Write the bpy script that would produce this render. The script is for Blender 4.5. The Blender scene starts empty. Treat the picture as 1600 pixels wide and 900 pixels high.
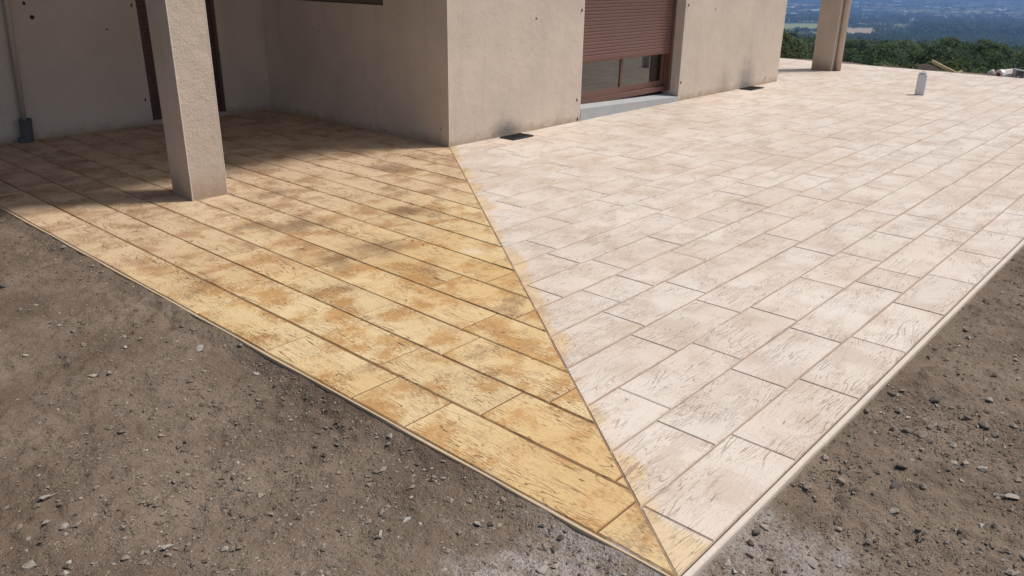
import bpy, bmesh, math, random
import numpy as np
from mathutils import Vector, Matrix, noise as mnoise
R = math.radians
random.seed(7)
rng = np.random.default_rng(11)
scene = bpy.context.scene
col = scene.collection

# ------------------------------------------------------------------ camera, world, sun, exposure
# ground frame: X runs along the window facade, Y runs along the porch side, Z up, 0 = top of the paving
CAM_H = 1.70
UX = (0.66864877, -0.26646647, 0.69419338)     # X axis seen in the camera frame (right, down, forward)
VX = (-0.74346555, -0.25584250, 0.61790258)
NX = (0.01295386, -0.92926866, -0.36917741)
cam = bpy.data.cameras.new('camera'); cam_o = bpy.data.objects.new('camera', cam); col.objects.link(cam_o)
cam.sensor_width = 36.0; cam.lens = 36.0 * 1258.3 / 1600.0
cam.clip_start = 0.05; cam.clip_end = 60000
cam_o.matrix_world = Matrix(((UX[0], -UX[1], -UX[2], 0), (VX[0], -VX[1], -VX[2], 0), (NX[0], -NX[1], -NX[2], CAM_H), (0, 0, 0, 1)))
scene.camera = cam_o

SUN_EL = 62.0
sun_h = Vector((0.84, -0.54)).normalized()
world = bpy.data.worlds.new('World'); scene.world = world; world.use_nodes = True
wn = world.node_tree; wn.nodes.clear()
sky = wn.nodes.new('ShaderNodeTexSky'); sky.sky_type = 'NISHITA'; sky.sun_disc = False
sky.sun_elevation = R(SUN_EL); sky.sun_rotation = math.atan2(sun_h.x, sun_h.y)
sky.air_density = 1.0; sky.dust_density = 4.0; sky.ozone_density = 1.0; sky.altitude = 400
bg = wn.nodes.new('ShaderNodeBackground'); bg.inputs['Strength'].default_value = 0.09
wo = wn.nodes.new('ShaderNodeOutputWorld')
wn.links.new(sky.outputs[0], bg.inputs[0]); wn.links.new(bg.outputs[0], wo.inputs[0])
sun = bpy.data.lights.new('sun', 'SUN'); sun.energy = 3.1; sun.angle = R(9.0); sun.color = (1.0, 0.945, 0.87)
sun_o = bpy.data.objects.new('sun', sun); col.objects.link(sun_o); sun_o.location = (20, -15, 40)
sl = Vector((-sun_h.x * math.cos(R(SUN_EL)), -sun_h.y * math.cos(R(SUN_EL)), -math.sin(R(SUN_EL))))
sun_o.rotation_euler = sl.to_track_quat('-Z', 'Y').to_euler()
scene.view_settings.view_transform = 'Standard'; scene.view_settings.look = 'None'
scene.view_settings.exposure = 0.10; scene.view_settings.gamma = 1.0; scene.view_settings.use_curve_mapping = False
scene.render.engine = 'CYCLES'
scene.cycles.use_denoising = True
scene.cycles.max_bounces = 6; scene.cycles.diffuse_bounces = 4; scene.cycles.transparent_max_bounces = 8
scene.cycles.volume_bounces = 0

# ------------------------------------------------------------------ helpers
def nd(nt, typ, ins=None, **props):
    n = nt.nodes.new(typ)
    for k, v in props.items(): setattr(n, k, v)
    for k, v in (ins or {}).items():
        s = n.inputs[k]
        if isinstance(v, bpy.types.NodeSocket): nt.links.new(v, s)
        else: s.default_value = v
    return n
def M(nt, op, a, b=None, c=None, clamp=False):
    n = nd(nt, 'ShaderNodeMath', operation=op, use_clamp=clamp)
    for i, v in enumerate((a, b, c)):
        if v is None: continue
        if isinstance(v, bpy.types.NodeSocket): nt.links.new(v, n.inputs[i])
        else: n.inputs[i].default_value = v
    return n.outputs[0]
def mr(nt, v, a, b, c=0.0, d=1.0, smooth=True):
    n = nd(nt, 'ShaderNodeMapRange', {0: v, 1: a, 2: b, 3: c, 4: d})
    n.clamp = True
    if smooth: n.interpolation_type = 'SMOOTHSTEP'
    return n.outputs[0]
def mix(nt, f, a, b, blend='MIX'):
    n = nt.nodes.new('ShaderNodeMix'); n.data_type = 'RGBA'; n.blend_type = blend
    for i, v in ((0, f), (6, a), (7, b)):
        if isinstance(v, bpy.types.NodeSocket): nt.links.new(v, n.inputs[i])
        elif i == 0: n.inputs[0].default_value = v
        else: n.inputs[i].default_value = (*v[:3], 1)
    return n.outputs[2]
def noi(nt, vec, scale, detail=2.0, rough=0.5, dist=0.0):
    return nd(nt, 'ShaderNodeTexNoise', {'Vector': vec, 'Scale': scale, 'Detail': detail, 'Roughness': rough, 'Distortion': dist}).outputs[0]
def ramp(nt, f, stops):
    n = nd(nt, 'ShaderNodeValToRGB', {0: f}); e = n.color_ramp.elements
    while len(e) < len(stops): e.new(0.5)
    for i, (p, c) in enumerate(stops): e[i].position = p; e[i].color = (*c, 1)
    return n.outputs[0]
def comb(nt, x, y, z=0.0):
    n = nt.nodes.new('ShaderNodeCombineXYZ')
    for i, v in enumerate((x, y, z)):
        if isinstance(v, bpy.types.NodeSocket): nt.links.new(v, n.inputs[i])
        else: n.inputs[i].default_value = v
    return n.outputs[0]
def new_mat(name):
    m = bpy.data.materials.new(name); m.use_nodes = True
    nt = m.node_tree; nt.nodes.clear()
    out = nt.nodes.new('ShaderNodeOutputMaterial'); b = nt.nodes.new('ShaderNodeBsdfPrincipled')
    nt.links.new(b.outputs[0], out.inputs[0])
    return m, nt, b
def setc(nt, b, colr=None, rough=None, bump=None, bdist=0.004, bstr=0.6, spec=None, metal=None):
    def st(k, v):
        if isinstance(v, bpy.types.NodeSocket): nt.links.new(v, b.inputs[k])
        elif k == 'Base Color': b.inputs[k].default_value = (*v[:3], 1)
        else: b.inputs[k].default_value = v
    if colr is not None: st('Base Color', colr)
    if rough is not None: st('Roughness', rough)
    if spec is not None: st('Specular IOR Level', spec)
    if metal is not None: st('Metallic', metal)
    if bump is not None:
        bn = nd(nt, 'ShaderNodeBump', {'Strength': bstr, 'Distance': bdist, 'Height': bump})
        nt.links.new(bn.outputs[0], b.inputs['Normal'])
def simple(name, c, rough=0.6, var=0.12, scale=8.0, bscale=60.0, bdist=0.001, spec=0.4, metal=0.0):
    m, nt, b = new_mat(name)
    g = nt.nodes.new('ShaderNodeNewGeometry').outputs['Position']
    n = noi(nt, g, scale, 4, 0.6)
    cc = mix(nt, n, [x * (1 - var) for x in c], [min(1, x * (1 + var)) for x in c])
    setc(nt, b, cc, rough, noi(nt, g, bscale, 3, 0.6), bdist, 0.4, spec, metal)
    return m

def link(o, parent=None):
    col.objects.link(o)
    if parent is not None:
        o.parent = parent
        if parent.type == 'EMPTY': o.matrix_parent_inverse = Matrix.Translation(-Vector(parent.location))
    return o
def tag(o, label=None, cat=None, group=None, kind=None):
    if label: o['label'] = label
    if cat: o['category'] = cat
    if group: o['group'] = group
    if kind: o['kind'] = kind
    return o
def empty(name, loc, label, cat, group=None):
    o = bpy.data.objects.new(name, None); o.location = loc; o.empty_display_size = 0.1; col.objects.link(o)
    return tag(o, label, cat, group)
def mesh_data(name, verts, faces, m, smooth=False):
    me = bpy.data.meshes.new(name); me.from_pydata([tuple(v) for v in verts], [], [tuple(f) for f in faces])
    if m: me.materials.append(m)
    if smooth: me.polygons.foreach_set('use_smooth', [True] * len(me.polygons))
    me.update(); return me
def mk(name, verts, faces, m, parent=None, smooth=False):
    return link(bpy.data.objects.new(name, mesh_data(name, verts, faces, m, smooth)), parent)
def bm_obj(name, bm, m, parent=None, smooth=False):
    me = bpy.data.meshes.new(name); bmesh.ops.recalc_face_normals(bm, faces=bm.faces[:]); bm.to_mesh(me); bm.free()
    me.materials.append(m)
    if smooth: me.polygons.foreach_set('use_smooth', [True] * len(me.polygons))
    return link(bpy.data.objects.new(name, me), parent)
def bm_box(bm, lo, hi, bev=0.0):
    lo, hi = Vector(lo), Vector(hi)
    r = bmesh.ops.create_cube(bm, size=1, matrix=Matrix.Translation((lo + hi) / 2) @ Matrix.Diagonal((*(hi - lo), 1)))
    if bev > 0:
        vs = set(r['verts']); es = [e for e in bm.edges if e.verts[0] in vs and e.verts[1] in vs]
        bmesh.ops.bevel(bm, geom=es, offset=bev, segments=1, affect='EDGES')
def box(name, lo, hi, m, parent=None, bev=0.0):
    bm = bmesh.new(); bm_box(bm, lo, hi, bev); return bm_obj(name, bm, m, parent)
def tube_verts(p0, p1, r0, r1, n=12, caps=True):
    p0, p1 = Vector(p0), Vector(p1); d = (p1 - p0).normalized()
    a = d.orthogonal().normalized(); b = d.cross(a)
    vs, fs = [], []
    for p, r in ((p0, r0), (p1, r1)):
        for i in range(n):
            t = 2 * math.pi * i / n; vs.append(p + a * (r * math.cos(t)) + b * (r * math.sin(t)))
    for i in range(n): fs.append((i, (i + 1) % n, n + (i + 1) % n, n + i))
    if caps: fs += [tuple(range(n))[::-1], tuple(range(n, 2 * n))]
    return vs, fs
def tube(name, p0, p1, r0, r1, m, parent=None, n=12, smooth=True):
    return mk(name, *tube_verts(p0, p1, r0, r1, n), m, parent, smooth)

def vnoise(x, y, seed=0):
    xi = np.floor(x).astype(np.int64); yi = np.floor(y).astype(np.int64); xf = x - xi; yf = y - yi
    def h(a, b):
        n = (a * 374761393 + b * 668265263 + seed * 1274126177) & 0x7fffffff
        n = ((n ^ (n >> 13)) * 1274126177) & 0x7fffffff
        return ((n ^ (n >> 16)) & 0xffff) / 65535.0
    u = xf * xf * (3 - 2 * xf); v = yf * yf * (3 - 2 * yf)
    return (h(xi, yi) * (1 - u) + h(xi + 1, yi) * u) * (1 - v) + (h(xi, yi + 1) * (1 - u) + h(xi + 1, yi + 1) * u) * v
def fbm(x, y, oct=4, seed=0, gain=0.5):
    s = 0; a = 1; t = 0
    for i in range(oct):
        s = s + a * vnoise(x * 2 ** i + i * 17.3, y * 2 ** i - i * 9.1, seed + i); t += a; a *= gain
    return s / t - 0.5

# where a line of sight from the photograph meets a height field: used only to find where things stand
def sight(x, y):
    d = (x - 800.0, y - 450.0, 1258.3)
    return Vector((sum(a * b for a, b in zip(d, UX)), sum(a * b for a, b in zip(d, VX)), sum(a * b for a, b in zip(d, NX)))).normalized()
def on_plane(x, y, z=0.0):
    d = sight(x, y); t = (z - CAM_H) / d.z
    return Vector((d.x * t, d.y * t, z))

# ------------------------------------------------------------------ materials
EDGE_A, EDGE_B, FAR_E = 1.785, 0.905, 16.95      # outer edges of the terrace
WX, WY = 5.64, 5.90                               # house corner at the foot of the mitre joint
BACK_Y = 9.14; END_X = 13.20; ROOF_Z = 2.75
DIAG = Vector((WX - EDGE_A, WY - EDGE_B)).normalized()
DN = Vector((DIAG.y, -DIAG.x))                    # towards the pale side

def plank_mat(name, honey):
    m, nt, b = new_mat(name)
    pos = nt.nodes.new('ShaderNodeNewGeometry').outputs['Position']
    rnd = nt.nodes.new('ShaderNodeObjectInfo').outputs['Random']
    sep = nd(nt, 'ShaderNodeSeparateXYZ', {0: pos})
    px, py = sep.outputs[0], sep.outputs[1]
    al, ac = (py, px) if honey else (px, py)
    al = M(nt, 'ADD', al, M(nt, 'MULTIPLY', rnd, 91.7)); ac2 = M(nt, 'ADD', ac, M(nt, 'MULTIPLY', rnd, 37.3))
    warp = noi(nt, comb(nt, M(nt, 'MULTIPLY', al, 3.4), M(nt, 'MULTIPLY', ac2, 7.0)), 1.0, 2, 0.5)
    acw = M(nt, 'ADD', ac2, M(nt, 'MULTIPLY', M(nt, 'SUBTRACT', warp, 0.5), 0.055))
    # wavy growth rings, pressed into the surface as broken fine lines
    n1 = noi(nt, comb(nt, M(nt, 'MULTIPLY', al, 0.9), M(nt, 'MULTIPLY', acw, 9.0)), 1.0, 2, 0.5)
    pp = M(nt, 'PINGPONG', M(nt, 'MULTIPLY', n1, 24.0), 0.5)
    line = mr(nt, pp, 0.02, 0.13, 1.0, 0.0)
    brk = mr(nt, noi(nt, comb(nt, M(nt, 'MULTIPLY', al, 8.0), M(nt, 'MULTIPLY', acw, 30.0)), 1.0, 4, 0.65), 0.42, 0.53)
    patch = mr(nt, noi(nt, comb(nt, M(nt, 'MULTIPLY', al, 3.0), M(nt, 'MULTIPLY', ac2, 6.0), 3.0), 1.0, 3, 0.55), 0.40, 0.60)
    grain = M(nt, 'MULTIPLY', M(nt, 'MULTIPLY', line, brk), M(nt, 'MULTIPLY_ADD', patch, 0.78, 0.22))
    # short dark checks along the board
    n2 = noi(nt, comb(nt, M(nt, 'MULTIPLY', al, 13.0), M(nt, 'MULTIPLY', acw, 110.0), 7.0), 1.0, 3, 0.6)
    dash = M(nt, 'MULTIPLY', mr(nt, n2, 0.62, 0.72), M(nt, 'MULTIPLY_ADD', patch, 0.9, 0.1))
    n3 = noi(nt, comb(nt, M(nt, 'MULTIPLY', al, 9.0), M(nt, 'MULTIPLY', acw, 46.0), 11.0), 1.0, 2, 0.5)
    dash2 = mr(nt, n3, 0.73, 0.77)
    fine = noi(nt, comb(nt, M(nt, 'MULTIPLY', al, 45.0), M(nt, 'MULTIPLY', ac2, 150.0)), 1.0, 4, 0.7)
    speck = M(nt, 'MULTIPLY', mr(nt, fine, 0.52, 0.70), M(nt, 'MULTIPLY_ADD', patch, 0.8, 0.2))
    pv = nd(nt, 'ShaderNodeVectorMath', {0: pos, 1: comb(nt, M(nt, 'MULTIPLY', rnd, 7.0), M(nt, 'MULTIPLY', rnd, 3.0))}, operation='ADD').outputs[0]
    big = noi(nt, pv, 3.4, 4, 0.62)
    st1 = mr(nt, M(nt, 'ADD', big, M(nt, 'MULTIPLY', M(nt, 'SUBTRACT', fine, 0.5), 0.50)), 0.465, 0.615)
    big2 = noi(nt, nd(nt, 'ShaderNodeVectorMath', {0: pv, 1: (31.0, 7.0, 2.0)}, operation='ADD').outputs[0], 2.3, 5, 0.65)
    st2 = mr(nt, M(nt, 'ADD', big2, M(nt, 'MULTIPLY', M(nt, 'SUBTRACT', fine, 0.5), 0.55)), 0.54, 0.72)
    hue = noi(nt, pos, 1.1, 2, 0.5)
    if honey:
        # the amber stain was laid on strongest near the outer corner; towards the porch it is a duller beige
        dull = mr(nt, M(nt, 'ADD', py, M(nt, 'MULTIPLY', hue, 2.0)), 4.2, 7.0)
        base = mix(nt, mr(nt, hue, 0.35, 0.65), (0.66, 0.51, 0.285), (0.60, 0.42, 0.195))
        base = mix(nt, dull, base, (0.60, 0.45, 0.30))
        c = mix(nt, M(nt, 'MULTIPLY', st1, 0.80), base, mix(nt, dull, (0.45, 0.235, 0.075), (0.37, 0.23, 0.13)))
        c = mix(nt, M(nt, 'MULTIPLY', st2, 0.75), c, (0.22, 0.125, 0.065))
        # darker patches where the antique stain pooled
        wv = noi(nt, pos, 5.0, 4, 0.65); drk = 0.0
        for (bx_, by_, br_) in ((4.80, 6.30, 0.30), (4.63, 5.62, 0.22), (3.07, 4.74, 0.25), (3.14, 3.97, 0.25), (2.83, 3.93, 0.22), (2.81, 4.90, 0.20), (3.82, 4.44, 0.22), (3.43, 5.62, 0.20)):
            dd = nd(nt, 'ShaderNodeVectorMath', {0: pos, 1: (bx_, by_, 0.0)}, operation='DISTANCE').outputs['Value']
            f = mr(nt, M(nt, 'ADD', dd, M(nt, 'MULTIPLY', M(nt, 'SUBTRACT', M(nt, 'MULTIPLY_ADD', fine, 0.5, M(nt, 'MULTIPLY', wv, 0.8)), 0.6), 0.75)), br_ * 0.2, br_ * 1.25, 1.0, 0.0)
            drk = M(nt, 'MAXIMUM', drk, f)
        c = mix(nt, M(nt, 'MULTIPLY', drk, 0.62), c, (0.185, 0.115, 0.07))
        # pale bloom on the stain
        wsp = nd(nt, 'ShaderNodeVectorMath', {0: pos, 1: (3.50, 3.46, 0.0)}, operation='DISTANCE').outputs['Value']
        c = mix(nt, M(nt, 'MULTIPLY', mr(nt, M(nt, 'ADD', wsp, M(nt, 'MULTIPLY', fine, 0.08)), 0.05, 0.16, 1.0, 0.0), 0.42), c, (0.70, 0.62, 0.54))
        dk = (0.15, 0.075, 0.028)
        c = mix(nt, M(nt, 'MULTIPLY', speck, 0.82), c, (0.26, 0.14, 0.055))
        c = mix(nt, M(nt, 'MULTIPLY', grain, 0.85), c, dk)
        rough = mr(nt, big, 0.3, 0.7, 0.62, 0.48); gd = 0.85
    else:
        base = mix(nt, mr(nt, hue, 0.35, 0.65), (0.665, 0.59, 0.515), (0.615, 0.522, 0.437))
        c = mix(nt, M(nt, 'MULTIPLY', st1, 0.55), base, (0.49, 0.385, 0.30))
        c = mix(nt, M(nt, 'MULTIPLY', st2, 0.42), c, (0.39, 0.285, 0.21))
        # chalky pale bloom
        c = mix(nt, M(nt, 'MULTIPLY', mr(nt, noi(nt, pos, 1.7, 3, 0.6), 0.55, 0.72), 0.4), c, (0.69, 0.64, 0.60))
        # amber stain that ran over the mitre joint
        dist = M(nt, 'ADD', M(nt, 'MULTIPLY', M(nt, 'SUBTRACT', px, EDGE_A), DN.x), M(nt, 'MULTIPLY', M(nt, 'SUBTRACT', py, EDGE_B), DN.y))
        wob = noi(nt, pos, 3.3, 2, 0.5)
        cd = nd(nt, 'ShaderNodeVectorMath', {0: pos, 1: (EDGE_A, EDGE_B, 0.0)}, operation='DISTANCE').outputs['Value']
        lim = M(nt, 'ADD', M(nt, 'MULTIPLY_ADD', wob, 0.42, -0.145), M(nt, 'MULTIPLY', M(nt, 'SUBTRACT', noi(nt, pos, 30.0, 4, 0.7), 0.5), 0.12))
        lim = M(nt, 'ADD', lim, mr(nt, cd, 0.12, 0.55, 0.10, 0.0))
        sp = mr(nt, M(nt, 'SUBTRACT', dist, lim), -0.06, 0.02, 1.0, 0.0)
        c = mix(nt, M(nt, 'MULTIPLY', sp, 0.72), c, mix(nt, st1, (0.64, 0.47, 0.25), (0.46, 0.29, 0.13)))
        dk = (0.27, 0.195, 0.145)
        c = mix(nt, M(nt, 'MULTIPLY', speck, 0.65), c, (0.34, 0.255, 0.195))
        c = mix(nt, M(nt, 'MULTIPLY', grain, 0.6), c, dk)
        rough = 0.62; gd = 0.75
    c = mix(nt, M(nt, 'MULTIPLY', M(nt, 'MAXIMUM', dash, dash2), gd), c, dk)
    tint = nd(nt, 'ShaderNodeHueSaturation', {'Value': M(nt, 'MULTIPLY_ADD', rnd, 0.10 if honey else 0.05, 0.95 if honey else 0.975), 'Color': c}).outputs[0]
    hgt = M(nt, 'SUBTRACT', M(nt, 'MULTIPLY_ADD', fine, 0.22, M(nt, 'MULTIPLY', n1, 0.6)), M(nt, 'ADD', M(nt, 'MULTIPLY', grain, 0.5), M(nt, 'MULTIPLY', M(nt, 'MAXIMUM', dash, dash2), 0.7)))
    setc(nt, b, tint, rough, hgt, 0.005, 0.75, 0.4)
    return m
MAT_HONEY = plank_mat('honey_stamped_concrete', True)
MAT_PALE = plank_mat('pale_stamped_concrete', False)
MAT_JOINT_H = simple('honey_joint', (0.19, 0.098, 0.04), 0.8, 0.35, 14)
MAT_JOINT_P = simple('pale_joint', (0.34, 0.255, 0.195), 0.8, 0.3, 14)
MAT_NOSE_H = simple('honey_nosing', (0.56, 0.43, 0.27), 0.7, 0.22, 9)
MAT_NOSE_P = simple('pale_nosing', (0.60, 0.52, 0.44), 0.7, 0.15, 9)

def stucco(name, c, stains=(), splash=True, bd=0.005, sh_=0.15):
    m, nt, b = new_mat(name)
    pos = nt.nodes.new('ShaderNodeNewGeometry').outputs['Position']
    z = nd(nt, 'ShaderNodeSeparateXYZ', {0: pos}).outputs[2]
    n = noi(nt, pos, 1.6, 4, 0.6); g = noi(nt, pos, 210.0, 2, 0.6); sp = noi(nt, pos, 55.0, 2, 0.5)
    cc = mix(nt, mr(nt, n, 0.3, 0.7), [x * 0.93 for x in c], [x * 1.05 for x in c])
    # faint vertical weather streaks
    sc_ = nd(nt, 'ShaderNodeMapping', {'Vector': pos, 'Scale': (5.0, 5.0, 0.5)}).outputs[0]
    cc = mix(nt, M(nt, 'MULTIPLY', mr(nt, noi(nt, sc_, 1.0, 4, 0.6), 0.52, 0.75), 0.3), cc, [x * 0.72 for x in c])
    cc = mix(nt, M(nt, 'MULTIPLY', mr(nt, sp, 0.70, 0.76), 0.55), cc, [x * 0.45 for x in c])
    if splash:   # dye and mud splashed on the foot of the wall
        cc = mix(nt, M(nt, 'MULTIPLY', mr(nt, M(nt, 'ADD', z, M(nt, 'MULTIPLY', noi(nt, pos, 9.0, 4, 0.65), 0.20)), 0.07, 0.07 + sh_, 1.0, 0.0), 0.66), cc, (0.33, 0.235, 0.15))
    for (sx, sy, sz, rx, rz, k) in stains:
        d = nd(nt, 'ShaderNodeVectorMath', {0: nd(nt, 'ShaderNodeVectorMath', {0: pos, 1: (-sx, -sy, -sz)}, operation='ADD').outputs[0], 1: (1 / rx, 1 / 0.5, 1 / rz)}, operation='MULTIPLY').outputs[0]
        ln = nd(nt, 'ShaderNodeVectorMath', {0: d}, operation='LENGTH').outputs['Value']
        f = mr(nt, M(nt, 'ADD', ln, M(nt, 'MULTIPLY', noi(nt, pos, 11.0, 4, 0.7), 0.9)), 0.5, 1.45, 1.0, 0.0)
        cc = mix(nt, M(nt, 'MULTIPLY', f, k), cc, (0.10, 0.10, 0.11))
    setc(nt, b, cc, 0.9, M(nt, 'ADD', M(nt, 'ADD', g, M(nt, 'MULTIPLY', sp, 0.8)), M(nt, 'MULTIPLY', noi(nt, pos, 7.0, 3, 0.55), 2.6)), bd, 0.6, 0.2)
    return m
WALL_C = (0.66, 0.563, 0.465)
MAT_WALL = stucco('facade_render', WALL_C, stains=((6.48, WY, 0.03, 0.34, 0.20, 0.62), (12.05, WY, 0.14, 0.42, 0.42, 0.36), (11.35, WY, 0.12, 0.33, 0.36, 0.26)))
MAT_WALL2 = MAT_WALL
MAT_PIL = stucco('pillar_render', (0.65, 0.55, 0.45), bd=0.011, sh_=0.30)
MAT_BEAD = simple('corner_bead', (0.74, 0.68, 0.60), 0.6)
MAT_CEIL = simple('soffit_paint', (0.62, 0.57, 0.50), 0.8)
MAT_BROWN = simple('brown_aluminium', (0.15, 0.070, 0.047), 0.38, 0.1, 4, 40, 0.0003, 0.5)
MAT_SLAT = simple('brown_slat', (0.185, 0.092, 0.072), 0.36, 0.10, 3, 40, 0.0, 0.5)
MAT_SLAT2 = simple('dark_brown_slat', (0.105, 0.055, 0.045), 0.5, 0.12, 3, 40, 0.0003, 0.5)
MAT_DULL = simple('dull_brown_paint', (0.21, 0.155, 0.115), 0.7)
MAT_SILL = simple('grey_sill', (0.42, 0.435, 0.44), 0.6, 0.14, 5)
MAT_DARK = simple('hole_shade_and_bracket', (0.035, 0.03, 0.028), 0.8)
MAT_BLACK = simple('black_iron', (0.022, 0.022, 0.025), 0.6)
MAT_PIPE = simple('grey_conduit', (0.52, 0.46, 0.39), 0.5)
MAT_BOOT = simple('dark_plastic', (0.10, 0.11, 0.115), 0.5)
MAT_WHITEP = simple('white_plastic', (0.66, 0.66, 0.70), 0.45, 0.05)
MAT_RED = simple('red_rag', (0.32, 0.05, 0.045), 0.7)
MAT_WOOD = simple('raw_board', (0.60, 0.48, 0.29), 0.75, 0.2, 12)
MAT_RUBBLE = simple('grey_rubble', (0.32, 0.265, 0.225), 0.9, 0.25, 9, 40, 0.006)
MAT_WHITER = simple('white_rubble', (0.58, 0.53, 0.48), 0.9, 0.2, 12, 40, 0.006)
MAT_GREYB = simple('grey_block', (0.40, 0.40, 0.42), 0.9, 0.2, 12, 50, 0.004)
MAT_ROOM = simple('room_plaster', (0.42, 0.37, 0.32), 0.9)
MAT_ROOF = simple('roof_concrete', (0.42, 0.38, 0.33), 0.9)

m, nt, b = new_mat('window_glass'); nt.nodes.remove(b)
lw = nd(nt, 'ShaderNodeFresnel', {0: 1.5}).outputs[0]
tr = nd(nt, 'ShaderNodeBsdfTransparent', {0: (0.62, 0.62, 0.58, 1)}); gl = nd(nt, 'ShaderNodeBsdfGlossy', {0: (1, 1, 1, 1), 'Roughness': 0.015})
mx = nd(nt, 'ShaderNodeMixShader', {0: M(nt, 'MULTIPLY_ADD', lw, 1.5, 0.04, clamp=True), 1: tr.outputs[0], 2: gl.outputs[0]})
nt.links.new(mx.outputs[0], [n for n in nt.nodes if n.type == 'OUTPUT_MATERIAL'][0].inputs[0])
MAT_GLASS = m

def soil_mat():
    m, nt, b = new_mat('bare_earth')
    pos = nt.nodes.new('ShaderNodeNewGeometry').outputs['Position']
    sep = nd(nt, 'ShaderNodeSeparateXYZ', {0: pos})
    n1 = noi(nt, pos, 1.3, 5, 0.62); n2 = noi(nt, pos, 16.0, 5, 0.7); n3 = noi(nt, pos, 120.0, 3, 0.65)
    c = mix(nt, mr(nt, n1, 0.32, 0.68), (0.150, 0.109, 0.079), (0.255, 0.198, 0.150))
    c = mix(nt, M(nt, 'MULTIPLY', mr(nt, n2, 0.5, 0.72), 0.5), c, (0.10, 0.073, 0.054))
    c = mix(nt, M(nt, 'MULTIPLY', mr(nt, n3, 0.55, 0.75), 0.4), c, (0.27, 0.23, 0.195))
    # cement dust scattered by the corner of the terrace
    for (x, y, r, k) in ((1.47, 1.10, 0.52, 0.8), (2.12, 0.72, 0.34, 0.55), (1.25, 0.80, 0.5, 0.5)):
        d = nd(nt, 'ShaderNodeVectorMath', {0: pos, 1: (x, y, -0.05)}, operation='DISTANCE').outputs['Value']
        f = mr(nt, M(nt, 'ADD', d, M(nt, 'MULTIPLY', M(nt, 'SUBTRACT', noi(nt, pos, 6.0, 5, 0.7), 0.5), 1.1)), r * 0.3, r, 1.0, 0.0)
        c = mix(nt, M(nt, 'MULTIPLY', M(nt, 'MULTIPLY', f, k), mr(nt, M(nt, 'MULTIPLY_ADD', n3, 0.5, M(nt, 'MULTIPLY', n2, 0.5)), 0.42, 0.56, 0.12, 1.0)), c, (0.45, 0.42, 0.39))
    setc(nt, b, c, 0.95, M(nt, 'MULTIPLY_ADD', n3, 0.6, M(nt, 'MULTIPLY_ADD', noi(nt, pos, 45.0, 3, 0.6), 0.9, n2)), 0.02, 0.9, 0.1)
    return m
MAT_SOIL = soil_mat()
def stone_mat():
    m, nt, b = new_mat('field_stone')
    pos = nt.nodes.new('ShaderNodeNewGeometry').outputs['Position']
    rnd = nt.nodes.new('ShaderNodeObjectInfo').outputs['Random']
    c = ramp(nt, rnd, [(0.0, (0.15, 0.12, 0.095)), (0.4, (0.21, 0.175, 0.142)), (0.75, (0.27, 0.23, 0.19)), (1.0, (0.36, 0.32, 0.275))])
    c = mix(nt, M(nt, 'MULTIPLY', mr(nt, noi(nt, pos, 40.0, 4, 0.65), 0.45, 0.65), 0.5), c, (0.16, 0.125, 0.10))
    setc(nt, b, c, 0.9, noi(nt, pos, 130.0, 4, 0.6), 0.003, 0.6, 0.2)
    return m
MAT_STONE = stone_mat()
def pebble_mat():
    m, nt, b = new_mat('gravel')
    isl = nt.nodes.new('ShaderNodeNewGeometry').outputs['Random Per Island']
    c = ramp(nt, isl, [(0.0, (0.13, 0.098, 0.074)), (0.5, (0.20, 0.162, 0.127)), (0.85, (0.28, 0.235, 0.19)), (1.0, (0.42, 0.375, 0.32))])
    setc(nt, b, c, 0.95, spec=0.15); return m
MAT_PEBBLE = pebble_mat()
MAT_STRAW = simple('straw', (0.30, 0.24, 0.17), 0.9)
MAT_STONE_W = simple('white_chip', (0.46, 0.43, 0.39), 0.9, 0.15, 50)
MAT_STONE_D = simple('dark_stone', (0.10, 0.085, 0.075), 0.9, 0.25, 40)
MAT_STONE_G = simple('pale_grey_stone', (0.31, 0.275, 0.235), 0.9, 0.2, 40)

# ------------------------------------------------------------------ terrain
PROF = [(0, -0.10), (1.2, -0.14), (4.5, -1.9), (12, -4.9), (32, -8.0), (82, -12.0), (182, -18.5), (382, -32.5), (782, -61), (1282, -92), (1982, -121), (3982, -182), (5982, -203), (16000, -216)]
PX_, PZ_ = np.array([p[0] for p in PROF], float), np.array([p[1] for p in PROF], float)
def terr(x, y):
    x = np.asarray(x, float); y = np.asarray(y, float)
    s = np.hypot(np.maximum(np.maximum(-40 - x, x - 17.6), 0), np.maximum(np.maximum(-3.5 - y, y - 40), 0))
    z = np.interp(s, PX_, PZ_)
    z = z + np.clip((s - 3) / 60, 0, 1) * 3.0 * fbm(x / 90, y / 90, 3, 5) + np.clip((s - 300) / 1500, 0, 1) * 14 * fbm(x / 900, y / 900, 3, 9)
    return z
T_RAY = np.geomspace(20, 20000, 700)
def on_terrain(px, py):
    d = sight(px, py)
    gap = CAM_H + d.z * T_RAY - terr(d.x * T_RAY, d.y * T_RAY)
    k = int(np.argmax(gap <= 0))
    if gap[k] > 0: k = len(T_RAY) - 1
    t = T_RAY[k] if k == 0 else T_RAY[k - 1] + (T_RAY[k] - T_RAY[k - 1]) * gap[k - 1] / (gap[k - 1] - gap[k])
    return Vector((d.x * t, d.y * t, CAM_H + d.z * t))
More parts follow.
